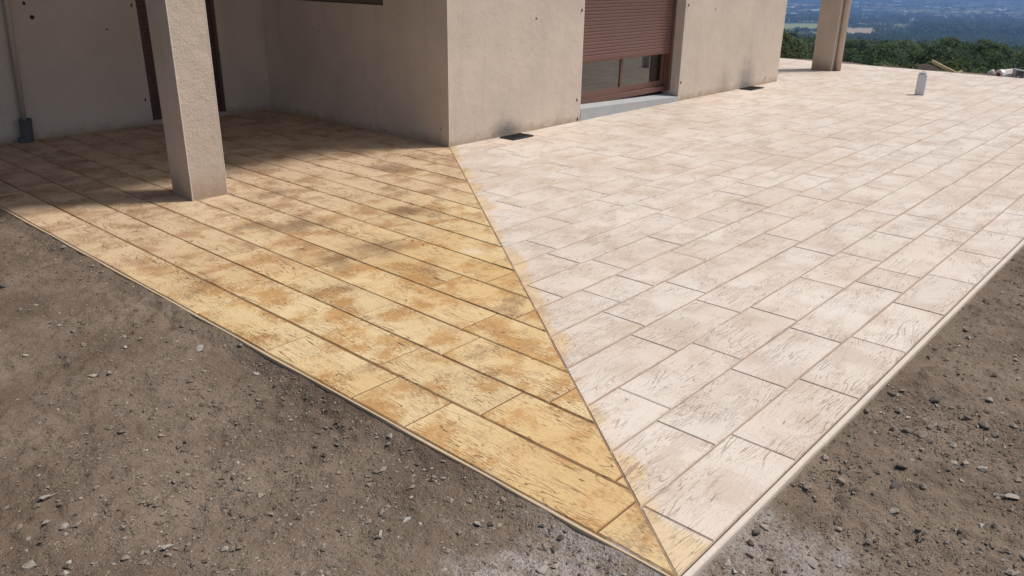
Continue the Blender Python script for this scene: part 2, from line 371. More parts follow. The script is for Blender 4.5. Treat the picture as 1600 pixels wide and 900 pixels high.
def terrain_mat():
    m, nt, b = new_mat('countryside')
    pos = nt.nodes.new('ShaderNodeNewGeometry').outputs['Position']
    r = nd(nt, 'ShaderNodeVectorMath', {0: pos}, operation='LENGTH').outputs['Value']
    soil = mix(nt, noi(nt, pos, 1.3, 5, 0.6), (0.118, 0.088, 0.067), (0.19, 0.15, 0.12))
    scrub = mix(nt, mr(nt, noi(nt, pos, 0.9, 4, 0.6), 0.4, 0.6), (0.05, 0.075, 0.03), (0.12, 0.09, 0.055))
    vm = nd(nt, 'ShaderNodeMapping', {'Vector': pos, 'Rotation': (0, 0, 0.5), 'Scale': (1.0, 0.55, 0.0)}).outputs[0]
    vo = nd(nt, 'ShaderNodeTexVoronoi', {'Vector': vm, 'Scale': 0.006, 'Randomness': 0.9}).outputs['Color']
    cell = nd(nt, 'ShaderNodeSeparateColor', {0: vo}).outputs[0]
    fld = ramp(nt, cell, [(0.0, (0.035, 0.06, 0.025)), (0.34, (0.05, 0.085, 0.035)), (0.36, (0.11, 0.15, 0.055)), (0.6, (0.15, 0.17, 0.07)), (0.62, (0.26, 0.22, 0.12)), (0.78, (0.16, 0.18, 0.08)), (0.8, (0.045, 0.07, 0.03)), (1.0, (0.06, 0.09, 0.04))])
    fld.node.color_ramp.interpolation = 'CONSTANT'
    wood = mr(nt, noi(nt, pos, 0.0016, 5, 0.6), 0.47, 0.53)
    fld = mix(nt, wood, fld, (0.035, 0.058, 0.026))
    c = mix(nt, mr(nt, r, 19.0, 24.0), soil, scrub)
    c = mix(nt, mr(nt, r, 60.0, 110.0), c, (0.045, 0.065, 0.028))
    c = mix(nt, mr(nt, r, 1320.0, 1400.0), c, fld)
    setc(nt, b, c, 0.95, spec=0.1)
    return m
na, nr = 200, 130
rad = np.concatenate([np.linspace(0, 40, 41)[1:], np.geomspace(42, 15000, nr - 40)])
ang = np.linspace(0, 2 * np.pi, na, endpoint=False)
tx = (rad[:, None] * np.cos(ang)[None]).ravel(); ty = (rad[:, None] * np.sin(ang)[None]).ravel()
tz = terr(tx, ty)
under = (tx > -3.2) & (tx < 9.4) & (ty > -2.6) & (ty < 9.9)
tz = np.where(under, np.minimum(tz, -0.22), tz)
tv = [(0.0, 0.0, -0.22)] + list(zip(tx.tolist(), ty.tolist(), tz.tolist()))
tf = [(0, 1 + i, 1 + (i + 1) % na) for i in range(na)]
for k in range(len(rad) - 1):
    for i in range(na):
        j = (i + 1) % na; tf.append((1 + k * na + i, 1 + (k + 1) * na + i, 1 + (k + 1) * na + j, 1 + k * na + j))
tag(mk('terrain', tv, tf, terrain_mat(), smooth=True), 'hillside falling away to a wide farmed plain', kind='structure')

# bare earth round the terrace, modelled lumps and ruts
st = 0.0135
gx = np.arange(-3.0, 9.2, st); gy = np.arange(-2.4, 9.7, st)
GX, GY = np.meshgrid(gx, gy, indexing='ij')
def soil_z(x, y):
    x = np.asarray(x, float); y = np.asarray(y, float)
    z = -0.045 + 0.050 * fbm(x * 0.9, y * 0.9, 3, 1) + 0.040 * fbm(x * 4.2, y * 4.2, 4, 21, 0.6)
    ridg = np.abs(fbm(x * 11, y * 11, 3, 41)); z = z + 0.030 * (0.12 - ridg) * np.clip(fbm(x * 1.7, y * 1.7, 2, 51) * 4 + 0.6, 0, 1)
    z = z + 0.030 * np.maximum(fbm(x * 24, y * 24, 2, 61), -0.1) * (0.6 + 1.2 * np.clip(fbm(x * 2.6, y * 2.6, 2, 81) * 3 + 0.3, 0, 1))
    # pressed close under the paving edges
    da = np.where(y > EDGE_B, EDGE_A - x, np.hypot(np.maximum(EDGE_A - x, 0), 0) + 9); db = np.where(x > EDGE_A, EDGE_B - y, 9)
    near = np.clip(1 - np.minimum(np.abs(da), np.abs(db)) / 0.10, 0, 1)
    z = z * (1 - near) + near * (np.where(np.abs(da) < np.abs(db), -0.004, -0.024) + 0.018 * fbm(x * 9, y * 9, 3, 71))
    edge = np.minimum(np.minimum(x + 3.0, 9.2 - x), np.minimum(y + 2.4, 9.7 - y))
    z = np.minimum(z, np.where(near > 0, -0.003, -0.008))
    return z - np.clip(1 - edge / 0.5, 0, 1) * 0.10
GZ = soil_z(GX, GY)
keep = ~((GX > EDGE_A + 0.06) & (GY > EDGE_B + 0.06))
idx = -np.ones(GX.shape, np.int64); 
cell = keep[:-1, :-1] | keep[1:, :-1] | keep[:-1, 1:] | keep[1:, 1:]
use = np.zeros(GX.shape, bool)
use[:-1, :-1] |= cell; use[1:, :-1] |= cell; use[:-1, 1:] |= cell; use[1:, 1:] |= cell
idx[use] = np.arange(use.sum())
ci, cj = np.nonzero(cell)
quads = np.stack([idx[ci, cj], idx[ci + 1, cj], idx[ci + 1, cj + 1], idx[ci, cj + 1]], 1)
def np_mesh(name, V, F, m, smooth=False):
    me = bpy.data.meshes.new(name); k = F.shape[1]
    me.vertices.add(len(V)); me.vertices.foreach_set('co', np.ascontiguousarray(V, np.float32).ravel())
    me.loops.add(F.size); me.loops.foreach_set('vertex_index', F.astype(np.int32).ravel())
    me.polygons.add(len(F)); me.polygons.foreach_set('loop_start', np.arange(0, F.size, k, dtype=np.int32))
    try: me.polygons.foreach_set('loop_total', np.full(len(F), k, np.int32))
    except Exception: pass
    me.polygons.foreach_set('use_smooth', np.full(len(F), smooth))
    me.update(calc_edges=True); me.validate(); me.materials.append(m)
    return me
soil_o = link(bpy.data.objects.new('earth', np_mesh('earth', np.stack([GX[use], GY[use], GZ[use]], 1), quads, MAT_SOIL, True)))
tag(soil_o, 'bare stony brown earth round the terrace', kind='structure')

# ------------------------------------------------------------------ paving
pave_p = mk('pale_pavement', [(EDGE_A, EDGE_B, -0.0055), (FAR_E, EDGE_B, -0.0055), (FAR_E, 12.6, -0.0055), (WX + DIAG.x * 6, WY + DIAG.y * 6, -0.0055), (WX, WY, -0.0055)], [(0, 1, 2, 3, 4)], MAT_JOINT_P)
tag(pave_p, 'pale cream stamped concrete terrace in front of the window', kind='structure')
pave_h = mk('honey_pavement', [(EDGE_A, EDGE_B, -0.0055), (WX, WY, -0.0055), (WX, BACK_Y + 0.2, -0.0055), (EDGE_A, BACK_Y + 0.2, -0.0055)], [(0, 1, 2, 3)], MAT_JOINT_H)
tag(pave_h, 'honey stained stamped concrete terrace by the porch', kind='structure')

def clip_poly(P, nx, ny, c):     # keep nx*x + ny*y >= c
    out = []
    for i in range(len(P)):
        a, b_ = P[i], P[(i + 1) % len(P)]
        da = nx * a[0] + ny * a[1] - c; db = nx * b_[0] + ny * b_[1] - c
        if da >= 0: out.append(a)
        if (da >= 0) != (db >= 0):
            t = da / (da - db); out.append((a[0] + (b_[0] - a[0]) * t, a[1] + (b_[1] - a[1]) * t))
    return out
def area(P): return 0.5 * sum(P[i][0] * P[(i + 1) % len(P)][1] - P[(i + 1) % len(P)][0] * P[i][1] for i in range(len(P)))
def clean(P):
    Q = []
    for p in P:
        if not Q or math.hypot(p[0] - Q[-1][0], p[1] - Q[-1][1]) > 0.004: Q.append(p)
    if len(Q) > 2 and math.hypot(Q[0][0] - Q[-1][0], Q[0][1] - Q[-1][1]) < 0.004: Q.pop()
    return Q
def inset(P, ds):
    n = len(P); out = []
    L = []
    for i in range(n):
        a, b_ = P[i], P[(i + 1) % n]; l = math.hypot(b_[0] - a[0], b_[1] - a[1])
        nx, ny = -(b_[1] - a[1]) / l, (b_[0] - a[0]) / l; L.append((nx, ny, nx * a[0] + ny * a[1] + ds[i]))
    for i in range(n):
        a, b_ = L[i - 1], L[i]; det = a[0] * b_[1] - a[1] * b_[0]
        if abs(det) < 1e-4: return None
        out.append(((a[2] * b_[1] - a[1] * b_[2]) / det, (a[0] * b_[2] - a[2] * b_[0]) / det))
    return out
def plank_geo(P, honey):
    P = clean(P)
    if len(P) < 3 or area(P) < 0.0012: return None
    g = []
    for i in range(len(P)):
        dx_, dy_ = abs(P[(i + 1) % len(P)][0] - P[i][0]), abs(P[(i + 1) % len(P)][1] - P[i][1])
        if honey: dx_, dy_ = dy_, dx_
        if dy_ < 0.02 * dx_: g.append(random.uniform(0.0028, 0.0062) if honey else random.uniform(0.0036, 0.0068))       # long joint
        elif dx_ < 0.02 * dy_: g.append(random.uniform(0.0030, 0.0052) if honey else random.uniform(0.0022, 0.0040))     # butt joint
        else: g.append(0.0022)                                              # sawn mitre joint
    A = inset(P, g); B = inset(P, [d + random.uniform(0.002, 0.0045) for d in g])
    if not A or not B or area(A) < 0.0006 or area(B) < 0.0003: return None
    ra, rb = [], []
    for i in range(len(A)):
        a0, a1, b0, b1 = A[i], A[(i + 1) % len(A)], B[i], B[(i + 1) % len(B)]
        l = math.hypot(a1[0] - a0[0], a1[1] - a0[1]); n = max(1, min(4, int(l / 0.17)))
        nx, ny = (-(a1[1] - a0[1]) / max(l, 1e-6), (a1[0] - a0[0]) / max(l, 1e-6))
        for k in range(n):
            t = k / n; j = 0 if k == 0 else random.uniform(-0.0022, 0.0030)
            ra.append((a0[0] + (a1[0] - a0[0]) * t + nx * j, a0[1] + (a1[1] - a0[1]) * t + ny * j))
            rb.append((b0[0] + (b1[0] - b0[0]) * t + nx * j, b0[1] + (b1[1] - b0[1]) * t + ny * j))
    n = len(ra); tl = random.uniform(-0.0008, 0.0008)
    V = [(x, y, -0.006) for x, y in ra] + [(x, y, tl - 0.0008) for x, y in rb]
    F = [(i, (i + 1) % n, n + (i + 1) % n, n + i) for i in range(n)] + [tuple(range(n, 2 * n))]
    return V, F
def fill(js, lo, hi):
    js = sorted(js); out = []
    p = lo; todo = js + [hi]
    for j in todo:
        while j - p > 1.45:
            p = p + random.choice((0.635, 0.635, 1.27, 0.95)) if p > lo else p + random.uniform(0.3, 0.9)
            if j - p > 0.25: out.append(p)
            else: break
        if j < hi and (not out or j - out[-1] > 0.2): out.append(j)
        p = j
    return [lo] + out + [hi]
W_ROWS = {0: [2.01, 2.635, 3.27, 3.89, 4.51, 5.13, 5.76, 6.37, 7.0], 1: [2.52, 3.15, 3.78, 4.69, 5.02, 5.95, 6.29, 7.53], 2: [2.64, 3.27, 3.89, 4.53, 5.16, 5.79, 6.41, 7.68, 8.91],
          3: [3.14, 3.78, 5.06, 6.30, 7.59, 8.85], 4: [3.28, 3.90, 5.19, 6.45, 7.07, 7.71, 8.33, 8.93, 10.1], 5: [3.45, 3.79, 4.40, 5.70, 6.35, 7.62, 8.51, 9.49],
          6: [3.29, 3.91, 4.555, 5.205, 5.85, 6.49, 7.12, 7.71, 8.37, 9.0], 7: [3.80, 5.09, 6.02, 6.39, 8.55], 8: [3.91, 5.18, 6.51, 7.73], 9: [4.43, 5.07, 5.75, 7.07],
          10: [5.27, 5.92, 6.565], 11: [4.49, 5.14, 6.09], 12: [4.63, 6.55], 13: [5.82, 6.46], 14: [6.59], 15: [5.84], 16: [5.94, 6.55], 17: [6.11]}
H_ROWS = {0: [1.21, 2.16, 2.50, 3.15, 3.80, 4.47, 5.12, 5.76], 1: [1.33, 2.0, 2.65, 3.94, 4.29, 5.265], 2: [1.86, 2.52, 3.165, 3.82, 4.48], 3: [2.66, 3.945, 4.305, 5.285],
          4: [2.55, 3.195, 3.85], 5: [3.02, 3.975, 5.31], 6: [3.22, 3.83, 4.50], 7: [5.31]}
def diag_x(y): return EDGE_A + (y - EDGE_B) * DIAG.x / DIAG.y
def diag_y(x): return EDGE_B + (x - EDGE_A) * DIAG.y / DIAG.x
pale, honey = [], []
pw = 0.2735
for r in range(42):
    y0, y1 = EDGE_B + r * pw, EDGE_B + (r + 1) * pw
    if y0 > WY: lo = END_X - 0.3
    else: lo = diag_x(y0)
    js = fill([j for j in W_ROWS.get(r, []) if j > lo + 0.02], lo, FAR_E)
    w0 = [random.uniform(-0.003, 0.003) for _ in range(2)]
    for a, b_ in zip(js, js[1:]):
        P = [(a, y0), (b_, y0), (b_, y1), (a, y1)]
        if y0 <= WY: P = clip_poly(P, DN.x, DN.y, DN.x * EDGE_A + DN.y * EDGE_B)
        if y0 <= WY and a < END_X - 0.3: P = clip_poly(P, 0, -1, -(WY + 0.05))
        if len(P) < 3: continue
        g = plank_geo(P, False)
        if g: pale.append((math.hypot((a + b_) / 2, y0), g))
for r in range(15):
    x0, x1 = EDGE_A + r * 0.2725, min(EDGE_A + (r + 1) * 0.2725, WX + 0.05)
    hi = BACK_Y + 0.1; lo = diag_y(x0)
    js = fill([j for j in H_ROWS.get(r, []) if j > lo + 0.02], lo, hi)
    for a, b_ in zip(js, js[1:]):
        P = clip_poly([(x0, a), (x1, a), (x1, b_), (x0, b_)], -DN.x, -DN.y, -(DN.x * EDGE_A + DN.y * EDGE_B))
        if len(P) < 3: continue
        g = plank_geo(P, True)
        if g: honey.append((math.hypot(x0, (a + b_) / 2), g))
for lst, par, mt, lbl in ((pale, pave_p, MAT_PALE, 'pale'), (honey, pave_h, MAT_HONEY, 'honey')):
    lst.sort(key=lambda t: t[0])
    for d, (V, F) in lst[:295]: mk('plank', V, F, mt, par)
    if len(lst) > 295:
        VV, FF = [], []
        for d, (V, F) in lst[295:]:
            o = len(VV); VV += V; FF += [tuple(i + o for i in f) for f in F]
        tag(mk('far_planks', VV, FF, mt, par), kind='stuff')
# rounded nosings along the outer edges
def nosing(name, p0, p1, outward, m, par, wk=1.0, depth=0.30):
    p0, p1, o = Vector(p0), Vector(p1), Vector(outward)
    prof = [(0.003, -0.006), (0.0055, -0.0015), (0.012, -0.0012), (0.021, -0.0022), (0.0255, -0.0065), (0.027, -0.014), (0.028, -0.07), (0.028, -depth)]
    prof = prof[:2] + [(0.0055 + (a - 0.0055) * wk, z * (1 if z < -0.06 else wk)) for a, z in prof[2:]]
    n = max(2, int((p1 - p0).length / 0.12)); V, F = [], []
    for i in range(n + 1):
        p = p0.lerp(p1, i / n)
        for (a, z) in prof:
            j = 0.004 * mnoise.noise(Vector((p.x * 3, p.y * 3, z * 20))) + 0.0018 * mnoise.noise(Vector((p.x * 14, p.y * 14, z * 30)))
            V.append((p.x + o.x * (a + (j if a > 0.015 else 0)), p.y + o.y * (a + (j if a > 0.015 else 0)), z + (j * 0.5 if z < -0.002 and a > 0 else 0)))
    k = len(prof)
    for i in range(n):
        for q in range(k - 1): F.append((i * k + q, i * k + q + 1, (i + 1) * k + q + 1, (i + 1) * k + q))
    for i in (0, n):
        V.append((V[i * k][0], V[i * k][1], -depth)); F.append(tuple(range(i * k, i * k + k)) + (len(V) - 1,))
    return mk(name, V, F, m, par, False)
nosing('nosing', (EDGE_A - 0.016, EDGE_B, 0), (FAR_E + 0.02, EDGE_B, 0), (0, -1, 0), MAT_NOSE_P, pave_p)
nosing('nosing', (FAR_E, EDGE_B - 0.02, 0), (FAR_E, 12.6, 0), (1, 0, 0), MAT_NOSE_P, pave_p)
nosing('nosing', (EDGE_A, EDGE_B - 0.002, 0), (EDGE_A, BACK_Y + 0.2, 0), (-1, 0, 0), MAT_NOSE_H, pave_h, 0.5)

# ------------------------------------------------------------------ house
house = empty('house', (WX, WY, 0), 'unfinished beige rendered house with roller shutters and square porch pillars', 'house')
WZ0 = -0.05
OX0, OX1, OZ = 7.815, 10.05, 2.12
bm = bmesh.new()
bm_box(bm, (WX, WY, WZ0), (OX0, WY + 0.27, ROOF_Z)); bm_box(bm, (OX1, WY, WZ0), (END_X, WY + 0.27, ROOF_Z))
bm_box(bm, (OX0, WY, OZ), (OX1, WY + 0.27, ROOF_Z))
bm_obj('wall', bm, MAT_WALL, house)
RW0, RW1, RWZ = 6.85, 8.70, 1.325
bm = bmesh.new()
bm_box(bm, (WX + 0.001, WY + 0.27, WZ0), (WX + 0.25, BACK_Y + 0.25, RWZ)); bm_box(bm, (WX + 0.001, WY + 0.27, RWZ), (WX + 0.25, RW0, ROOF_Z))
bm_box(bm, (WX + 0.001, RW1, RWZ), (WX + 0.25, BACK_Y + 0.25, ROOF_Z)); bm_box(bm, (WX + 0.001, RW0, 2.25), (WX + 0.25, RW1, ROOF_Z))
bm_obj('wall', bm, MAT_WALL2, house)
DX0, DX1, DZ = 4.12, 5.03, 2.15
bm = bmesh.new()
bm_box(bm, (-1.5, BACK_Y, WZ0), (DX0, BACK_Y + 0.25, ROOF_Z)); bm_box(bm, (DX1, BACK_Y, WZ0), (WX + 0.001, BACK_Y + 0.249, ROOF_Z))
bm_box(bm, (DX0, BACK_Y, DZ), (DX1, BACK_Y + 0.25, ROOF_Z))
bm_obj('wall', bm, MAT_WALL2, house)
box('wall', (END_X - 0.27, WY + 0.27, WZ0), (END_X - 0.001, 14.0, ROOF_Z), MAT_WALL, house)
box('wall', (-1.5, 14.0, WZ0), (END_X, 14.25, ROOF_Z), MAT_WALL, house)
box('wall', (-1.75, BACK_Y, WZ0), (-1.5, 14.25, ROOF_Z), MAT_WALL2, house)
box('inner_wall', (WX + 0.25, 10.2, 0.0), (END_X - 0.27, 10.35, ROOF_Z), MAT_ROOM, house)
box('inner_floor', (WX + 0.25, WY + 0.27, 0.0), (END_X - 0.27, 10.2, 0.06), MAT_ROOM, house)
# roof: soffit slab with a shallow pitched top
RX0, RX1, RY0, RY1 = 2.62, 15.80, 5.72, 14.6
box('soffit', (RX0, RY0, ROOF_Z + 0.001), (RX1, RY1, ROOF_Z + 0.22), MAT_CEIL, house)
box('soffit', (-2.1, BACK_Y - 0.35, ROOF_Z + 0.002), (RX0, RY1, ROOF_Z + 0.221), MAT_CEIL, house)
mk('roof', [(-2.2, RY0 - 0.12, ROOF_Z + 0.24), (RX1 + 0.1, RY0 - 0.12, ROOF_Z + 0.24), (RX1 + 0.1, RY1 + 0.1, ROOF_Z + 0.24), (-2.2, RY1 + 0.1, ROOF_Z + 0.24), (1.5, 10.1, ROOF_Z + 1.25), (12.2, 10.1, ROOF_Z + 1.25)],
   [(0, 1, 5, 4), (1, 2, 5), (2, 3, 4, 5), (3, 0, 4)], MAT_ROOF, house)
# pillars
PXN = (2.84, 3.135); PYN = (5.83, 6.14)
def pillar(x0, x1, y0, y1, lbl, groove=False):
    bm = bmesh.new(); bm_box(bm, (x0, y0, -0.02), (x1, y1, ROOF_Z))
    p = bm_obj('pillar', bm, MAT_PIL, house); p['label'] = lbl
    return p
p1 = pillar(*PXN, *PYN, 'square rendered porch pillar nearest the bare earth')
box('corner_bead', (PXN[0] - 0.002, PYN[0] - 0.002, 0.0), (PXN[0] + 0.006, PYN[0] + 0.006, ROOF_Z - 0.01), MAT_BEAD, p1, 0.002)
box('corner_bead', (PXN[1] - 0.006, PYN[0] - 0.002, 0.0), (PXN[1] + 0.002, PYN[0] + 0.006, ROOF_Z - 0.01), MAT_BEAD, p1, 0.002)
p2 = pillar(15.40, 15.66, 5.86, 6.24, 'far porch pillar with a drainpipe against it')
tube('drainpipe', (15.55, 5.80, -0.005), (15.55, 5.80, ROOF_Z), 0.055, 0.055, MAT_PIL, p2, 14)
box('corner_bead', (15.398, 5.858, 0.0), (15.408, 5.868, ROOF_Z - 0.01), MAT_BEAD, p2, 0.002)
box('corner_bead', (WX - 0.002, WY - 0.002, 0.0), (WX + 0.007, WY + 0.007, ROOF_Z - 0.01), MAT_BEAD, house, 0.002)

# facade window: sill, roller shutter, sliding panes
sl_ = mk('window_sill', [(OX0 + 0.002, WY - 0.004, -0.006), (OX1 - 0.002, WY - 0.004, -0.006), (OX1 - 0.002, WY + 0.262, -0.006), (OX0 + 0.002, WY + 0.262, -0.006),
                         (OX0 + 0.002, WY - 0.004, 0.143), (OX1 - 0.002, WY - 0.004, 0.064), (OX1 - 0.002, WY + 0.262, 0.085), (OX0 + 0.002, WY + 0.262, 0.160)],
         [(0, 3, 2, 1), (4, 5, 6, 7), (0, 1, 5, 4), (1, 2, 6, 5), (2, 3, 7, 6), (3, 0, 4, 7)], MAT_SILL, house)
def slat_mesh(name, x0, x1, h, m, along_y=False, y0=0.0):
    prof = [(0.001, 0.000), (-0.008, 0.001), (-0.0095, 0.30 * h), (-0.0095, 0.66 * h), (-0.0045, 0.86 * h), (0.001, 0.93 * h), (0.001, h)]
    V, F = [], []
    for x in (x0, x1):
        for (d, z) in prof: V.append((x, d, z) if not along_y else (d, x, z))
    k = len(prof)
    for i in range(k - 1): F.append((i, k + i, k + i + 1, i + 1))
    return mesh_data(name, V, F, m, False)
SHY = WY + 0.165
sh = box('roller_shutter', (OX0 + 0.03, SHY - 0.014, 0.640), (OX1 - 0.03, SHY + 0.010, 0.690), MAT_BROWN, house, 0.004)
sd = slat_mesh('slat', OX0 + 0.035, OX1 - 0.035, 0.039, MAT_SLAT)
z = 0.690
while z < 2.12:
    o = bpy.data.objects.new('slat', sd); o.location = (0, SHY, z); link(o, sh); z += 0.039
for x in (OX0 + 0.001, OX1 - 0.046): box('shutter_guide', (x, SHY - 0.028, 0.14), (x + 0.045, SHY + 0.03, 2.12), MAT_BROWN, sh, 0.003)
fy = WY + 0.215
wf = box('window_frame', (OX0 + 0.001, fy - 0.02, 0.13), (OX1 - 0.001, fy + 0.055, 0.20), MAT_BROWN, house, 0.004)
for x in (OX0 + 0.001, OX1 - 0.061): box('jamb', (x, fy - 0.018, 0.20), (x + 0.06, fy + 0.053, 2.12), MAT_BROWN, wf, 0.004)
xm = (OX0 + OX1) / 2
for (x0, x1, yy) in ((OX0 + 0.06, xm + 0.03, fy - 0.012), (xm - 0.03, OX1 - 0.06, fy + 0.018)):
    s = box('sash', (x0, yy, 0.201), (x1, yy + 0.028, 0.275), MAT_BROWN, house, 0.003)
    for a in (x0, x1 - 0.055): box('stile', (a, yy + 0.001, 0.275), (a + 0.055, yy + 0.027, 2.1), MAT_BROWN, s, 0.003)
    mk('pane', [(x0 + 0.05, yy + 0.014, 0.27), (x1 - 0.05, yy + 0.014, 0.27), (x1 - 0.05, yy + 0.014, 2.1), (x0 + 0.05, yy + 0.014, 2.1)], [(0, 1, 2, 3)], MAT_GLASS, s)
# porch door with its shutter down
d0 = box('door_threshold', (DX0 + 0.002, BACK_Y - 0.01, -0.006), (DX1 - 0.002, BACK_Y + 0.2, 0.045), MAT_ROOF, house, 0.004)
ds = box('door_shutter', (DX0 + 0.03, BACK_Y + 0.030, 0.046), (DX1 - 0.03, BACK_Y + 0.054, 0.10), MAT_SLAT2, house, 0.004)
sd2 = slat_mesh('slat', DX0 + 0.035, DX1 - 0.035, 0.039, MAT_SLAT2)
z = 0.10
while z < 2.15:
    o = bpy.data.objects.new('slat', sd2); o.location = (0, BACK_Y + 0.045, z); link(o, ds); z += 0.039
for x in (DX0 + 0.001, DX1 - 0.041): box('shutter_guide', (x, BACK_Y + 0.015, 0.046), (x + 0.04, BACK_Y + 0.07, 2.15), MAT_SLAT2, ds, 0.003)
# porch side window
rs = box('window_sill', (WX + 0.004, RW0 - 0.02, RWZ - 0.03), (WX + 0.24, RW1 + 0.02, RWZ + 0.002), MAT_DULL, house, 0.004)
rf = box('side_shutter', (WX + 0.05, RW0 + 0.01, RWZ + 0.003), (WX + 0.08, RW1 - 0.01, RWZ + 0.05), MAT_DULL, house, 0.003)
sd3 = slat_mesh('slat', RW0 + 0.012, RW1 - 0.012, 0.039, MAT_DULL, True)
z = RWZ + 0.05
while z < 2.25:
    o = bpy.data.objects.new('slat', sd3); o.location = (WX + 0.066, 0, z); link(o, rf); z += 0.039
# dark discs carrying the shade of shuttering holes in their colour; shutter brackets
def hole_disc(p, axis, r=0.012):
    d = Vector((0, -1, 0)) if axis == 'y' else Vector((-1, 0, 0)); p = Vector(p)
    vs, fs = tube_verts(p + d * 0.003, p - d * 0.004, r, r * 0.8, 9)
    mk('anchor_hole_disc', vs, fs, MAT_DARK, house)
for (x, z_) in ((6.96, 1.198), (6.30, 1.62), (10.87, 1.20), (12.75, 0.10), (11.0, 1.7)): hole_disc((x, WY, z_), 'y', 0.011)
for (x, z_, r) in ((3.07, 1.186, 0.022), (3.02, 1.318, 0.016), (3.773, 1.042, 0.010)): hole_disc((x, BACK_Y, z_), 'y', r)
for (y, z_) in ((8.0, 1.0), (6.02, 0.17), (6.9, 0.035)): hole_disc((WX + 0.001, y, z_), 'x', 0.008)
for (x, z_, yy) in ((7.76, 1.263, WY), (7.735, 0.258, WY), (10.115, 1.268, WY), (10.09, 0.255, WY), (4.07, 1.278, BACK_Y), (4.065, 0.28, BACK_Y), (7.76, 0.03, WY)):
    bm = bmesh.new(); bm_box(bm, (x - 0.007, yy - 0.006, z_ - 0.018), (x + 0.007, yy - 0.0005, z_ + 0.018), 0.002); bm_box(bm, (x - 0.004, yy - 0.014, z_ - 0.006), (x + 0.004, yy - 0.004, z_ + 0.004), 0.001)
    bm_obj('bracket', bm, MAT_DARK, house)
# conduit down the porch wall with its dark sleeve
cp = tube('drainpipe', (2.795, BACK_Y - 0.038, 0.18), (2.93, BACK_Y - 0.038, ROOF_Z), 0.025, 0.025, MAT_PIPE, house, 14)
def sleeve():
    bm = bmesh.new(); n = 18; rings = []
    for (z_, r) in ((-0.004, 0.052), (0.10, 0.054), (0.215, 0.056), (0.222, 0.059), (0.228, 0.057), (0.224, 0.044), (0.15, 0.042)):
        ring = []
        for i in range(n):
            t = 2 * math.pi * i / n; ring.append(bm.verts.new((2.785 + (z_ * 0.06) + r * math.cos(t) * 1.05, BACK_Y - 0.066 + r * math.sin(t), z_)))
        rings.append(ring)
    for a, b_ in zip(rings, rings[1:]):
        for i in range(n): bm.faces.new((a[i], a[(i + 1) % n], b_[(i + 1) % n], b_[i]))
    bm_box(bm, (2.70, BACK_Y - 0.11, -0.004), (2.745, BACK_Y - 0.04, 0.045), 0.008)
    return bm_obj('pipe_sleeve', bm, MAT_BOOT, cp, True)
sleeve()

# ------------------------------------------------------------------ small things on the paving
def grate(cx, cy, lx, ly, lbl):
    t = empty('floor_grate', (cx, cy, 0), lbl, 'grate', 'black grates at the foot of the facade')
    bm = bmesh.new()
    for lo, hi in (((cx - lx / 2, cy - ly / 2, 0.001), (cx + lx / 2, cy - ly / 2 + 0.014, 0.014)), ((cx - lx / 2, cy + ly / 2 - 0.014, 0.001), (cx + lx / 2, cy + ly / 2, 0.014)),
                   ((cx - lx / 2, cy - ly / 2 + 0.014, 0.001), (cx - lx / 2 + 0.014, cy + ly / 2 - 0.014, 0.013)), ((cx + lx / 2 - 0.014, cy - ly / 2 + 0.014, 0.001), (cx + lx / 2, cy + ly / 2 - 0.014, 0.013))): bm_box(bm, lo, hi, 0.002)
    bm_obj('frame', bm, MAT_BLACK, t)
    box('tray', (cx - lx / 2 + 0.01, cy - ly / 2 + 0.01, 0.0012), (cx + lx / 2 - 0.01, cy + ly / 2 - 0.01, 0.003), MAT_BLACK, t)
    n = 9
    for i in range(n):
        x = cx - lx / 2 + 0.02 + (lx - 0.04) * (i + 0.5) / n
        box('bar', (x - 0.006, cy - ly / 2 + 0.012, 0.004), (x + 0.006, cy + ly / 2 - 0.012, 0.0125), MAT_BLACK, t, 0.0015)
grate(6.52, 5.765, 0.33, 0.20, 'black iron floor grate below the soot mark nearest the house corner')
grate(12.05, 5.78, 0.42, 0.21, 'dark floor grate at the far end of the facade')
pp_ = Vector((13.36, 3.70, 0))
post = empty('pipe_stub', pp_, 'short white square pipe stub standing upright on the pale terrace', 'pipe')
bm = bmesh.new(); bm_box(bm, (-0.058, -0.05, -0.004), (0.058, 0.05, 0.305), 0.010)
bmesh.ops.transform(bm, matrix=Matrix.Translation(pp_) @ Matrix.Rotation(R(-62), 4, 'Z'), verts=bm.verts[:]); bm_obj('pipe', bm, MAT_WHITEP, post)
def torus(name, c, R0, r, m, parent, ax='z', n=20, k=8):
    V, F = [], []
    for i in range(n):
        t = 2 * math.pi * i / n
        for j in range(k):
            s = 2 * math.pi * j / k; rr = R0 + r * math.cos(s)
            p = (rr * math.cos(t), rr * math.sin(t), r * math.sin(s))
            if ax == 'v': p = (p[0] * 0.7, -p[0] * 0.7, p[1]) if False else (p[0] * 0.66 + p[2] * 0.75, -p[0] * 0.75 + p[2] * 0.66, p[1])
            V.append((c[0] + p[0], c[1] + p[1], c[2] + p[2]))
    for i in range(n):
        for j in range(k): F.append((i * k + j, ((i + 1) % n) * k + j, ((i + 1) % n) * k + (j + 1) % k, i * k + (j + 1) % k))
    return mk(name, V, F, m, parent, True)
torus('rim', (pp_.x, pp_.y, 0.322), 0.046, 0.011, MAT_WHITEP, post)
bm = bmesh.new(); bmesh.ops.create_icosphere(bm, subdivisions=2, radius=0.034, matrix=Matrix.Translation((pp_.x, pp_.y, 0.318)) @ Matrix.Diagonal((1, 1, 0.75, 1)))
for v in bm.verts: v.co += Vector((1, 1, 1)) * 0.008 * mnoise.noise(v.co * 40)
bm_obj('cap', bm, MAT_RED, post, True)

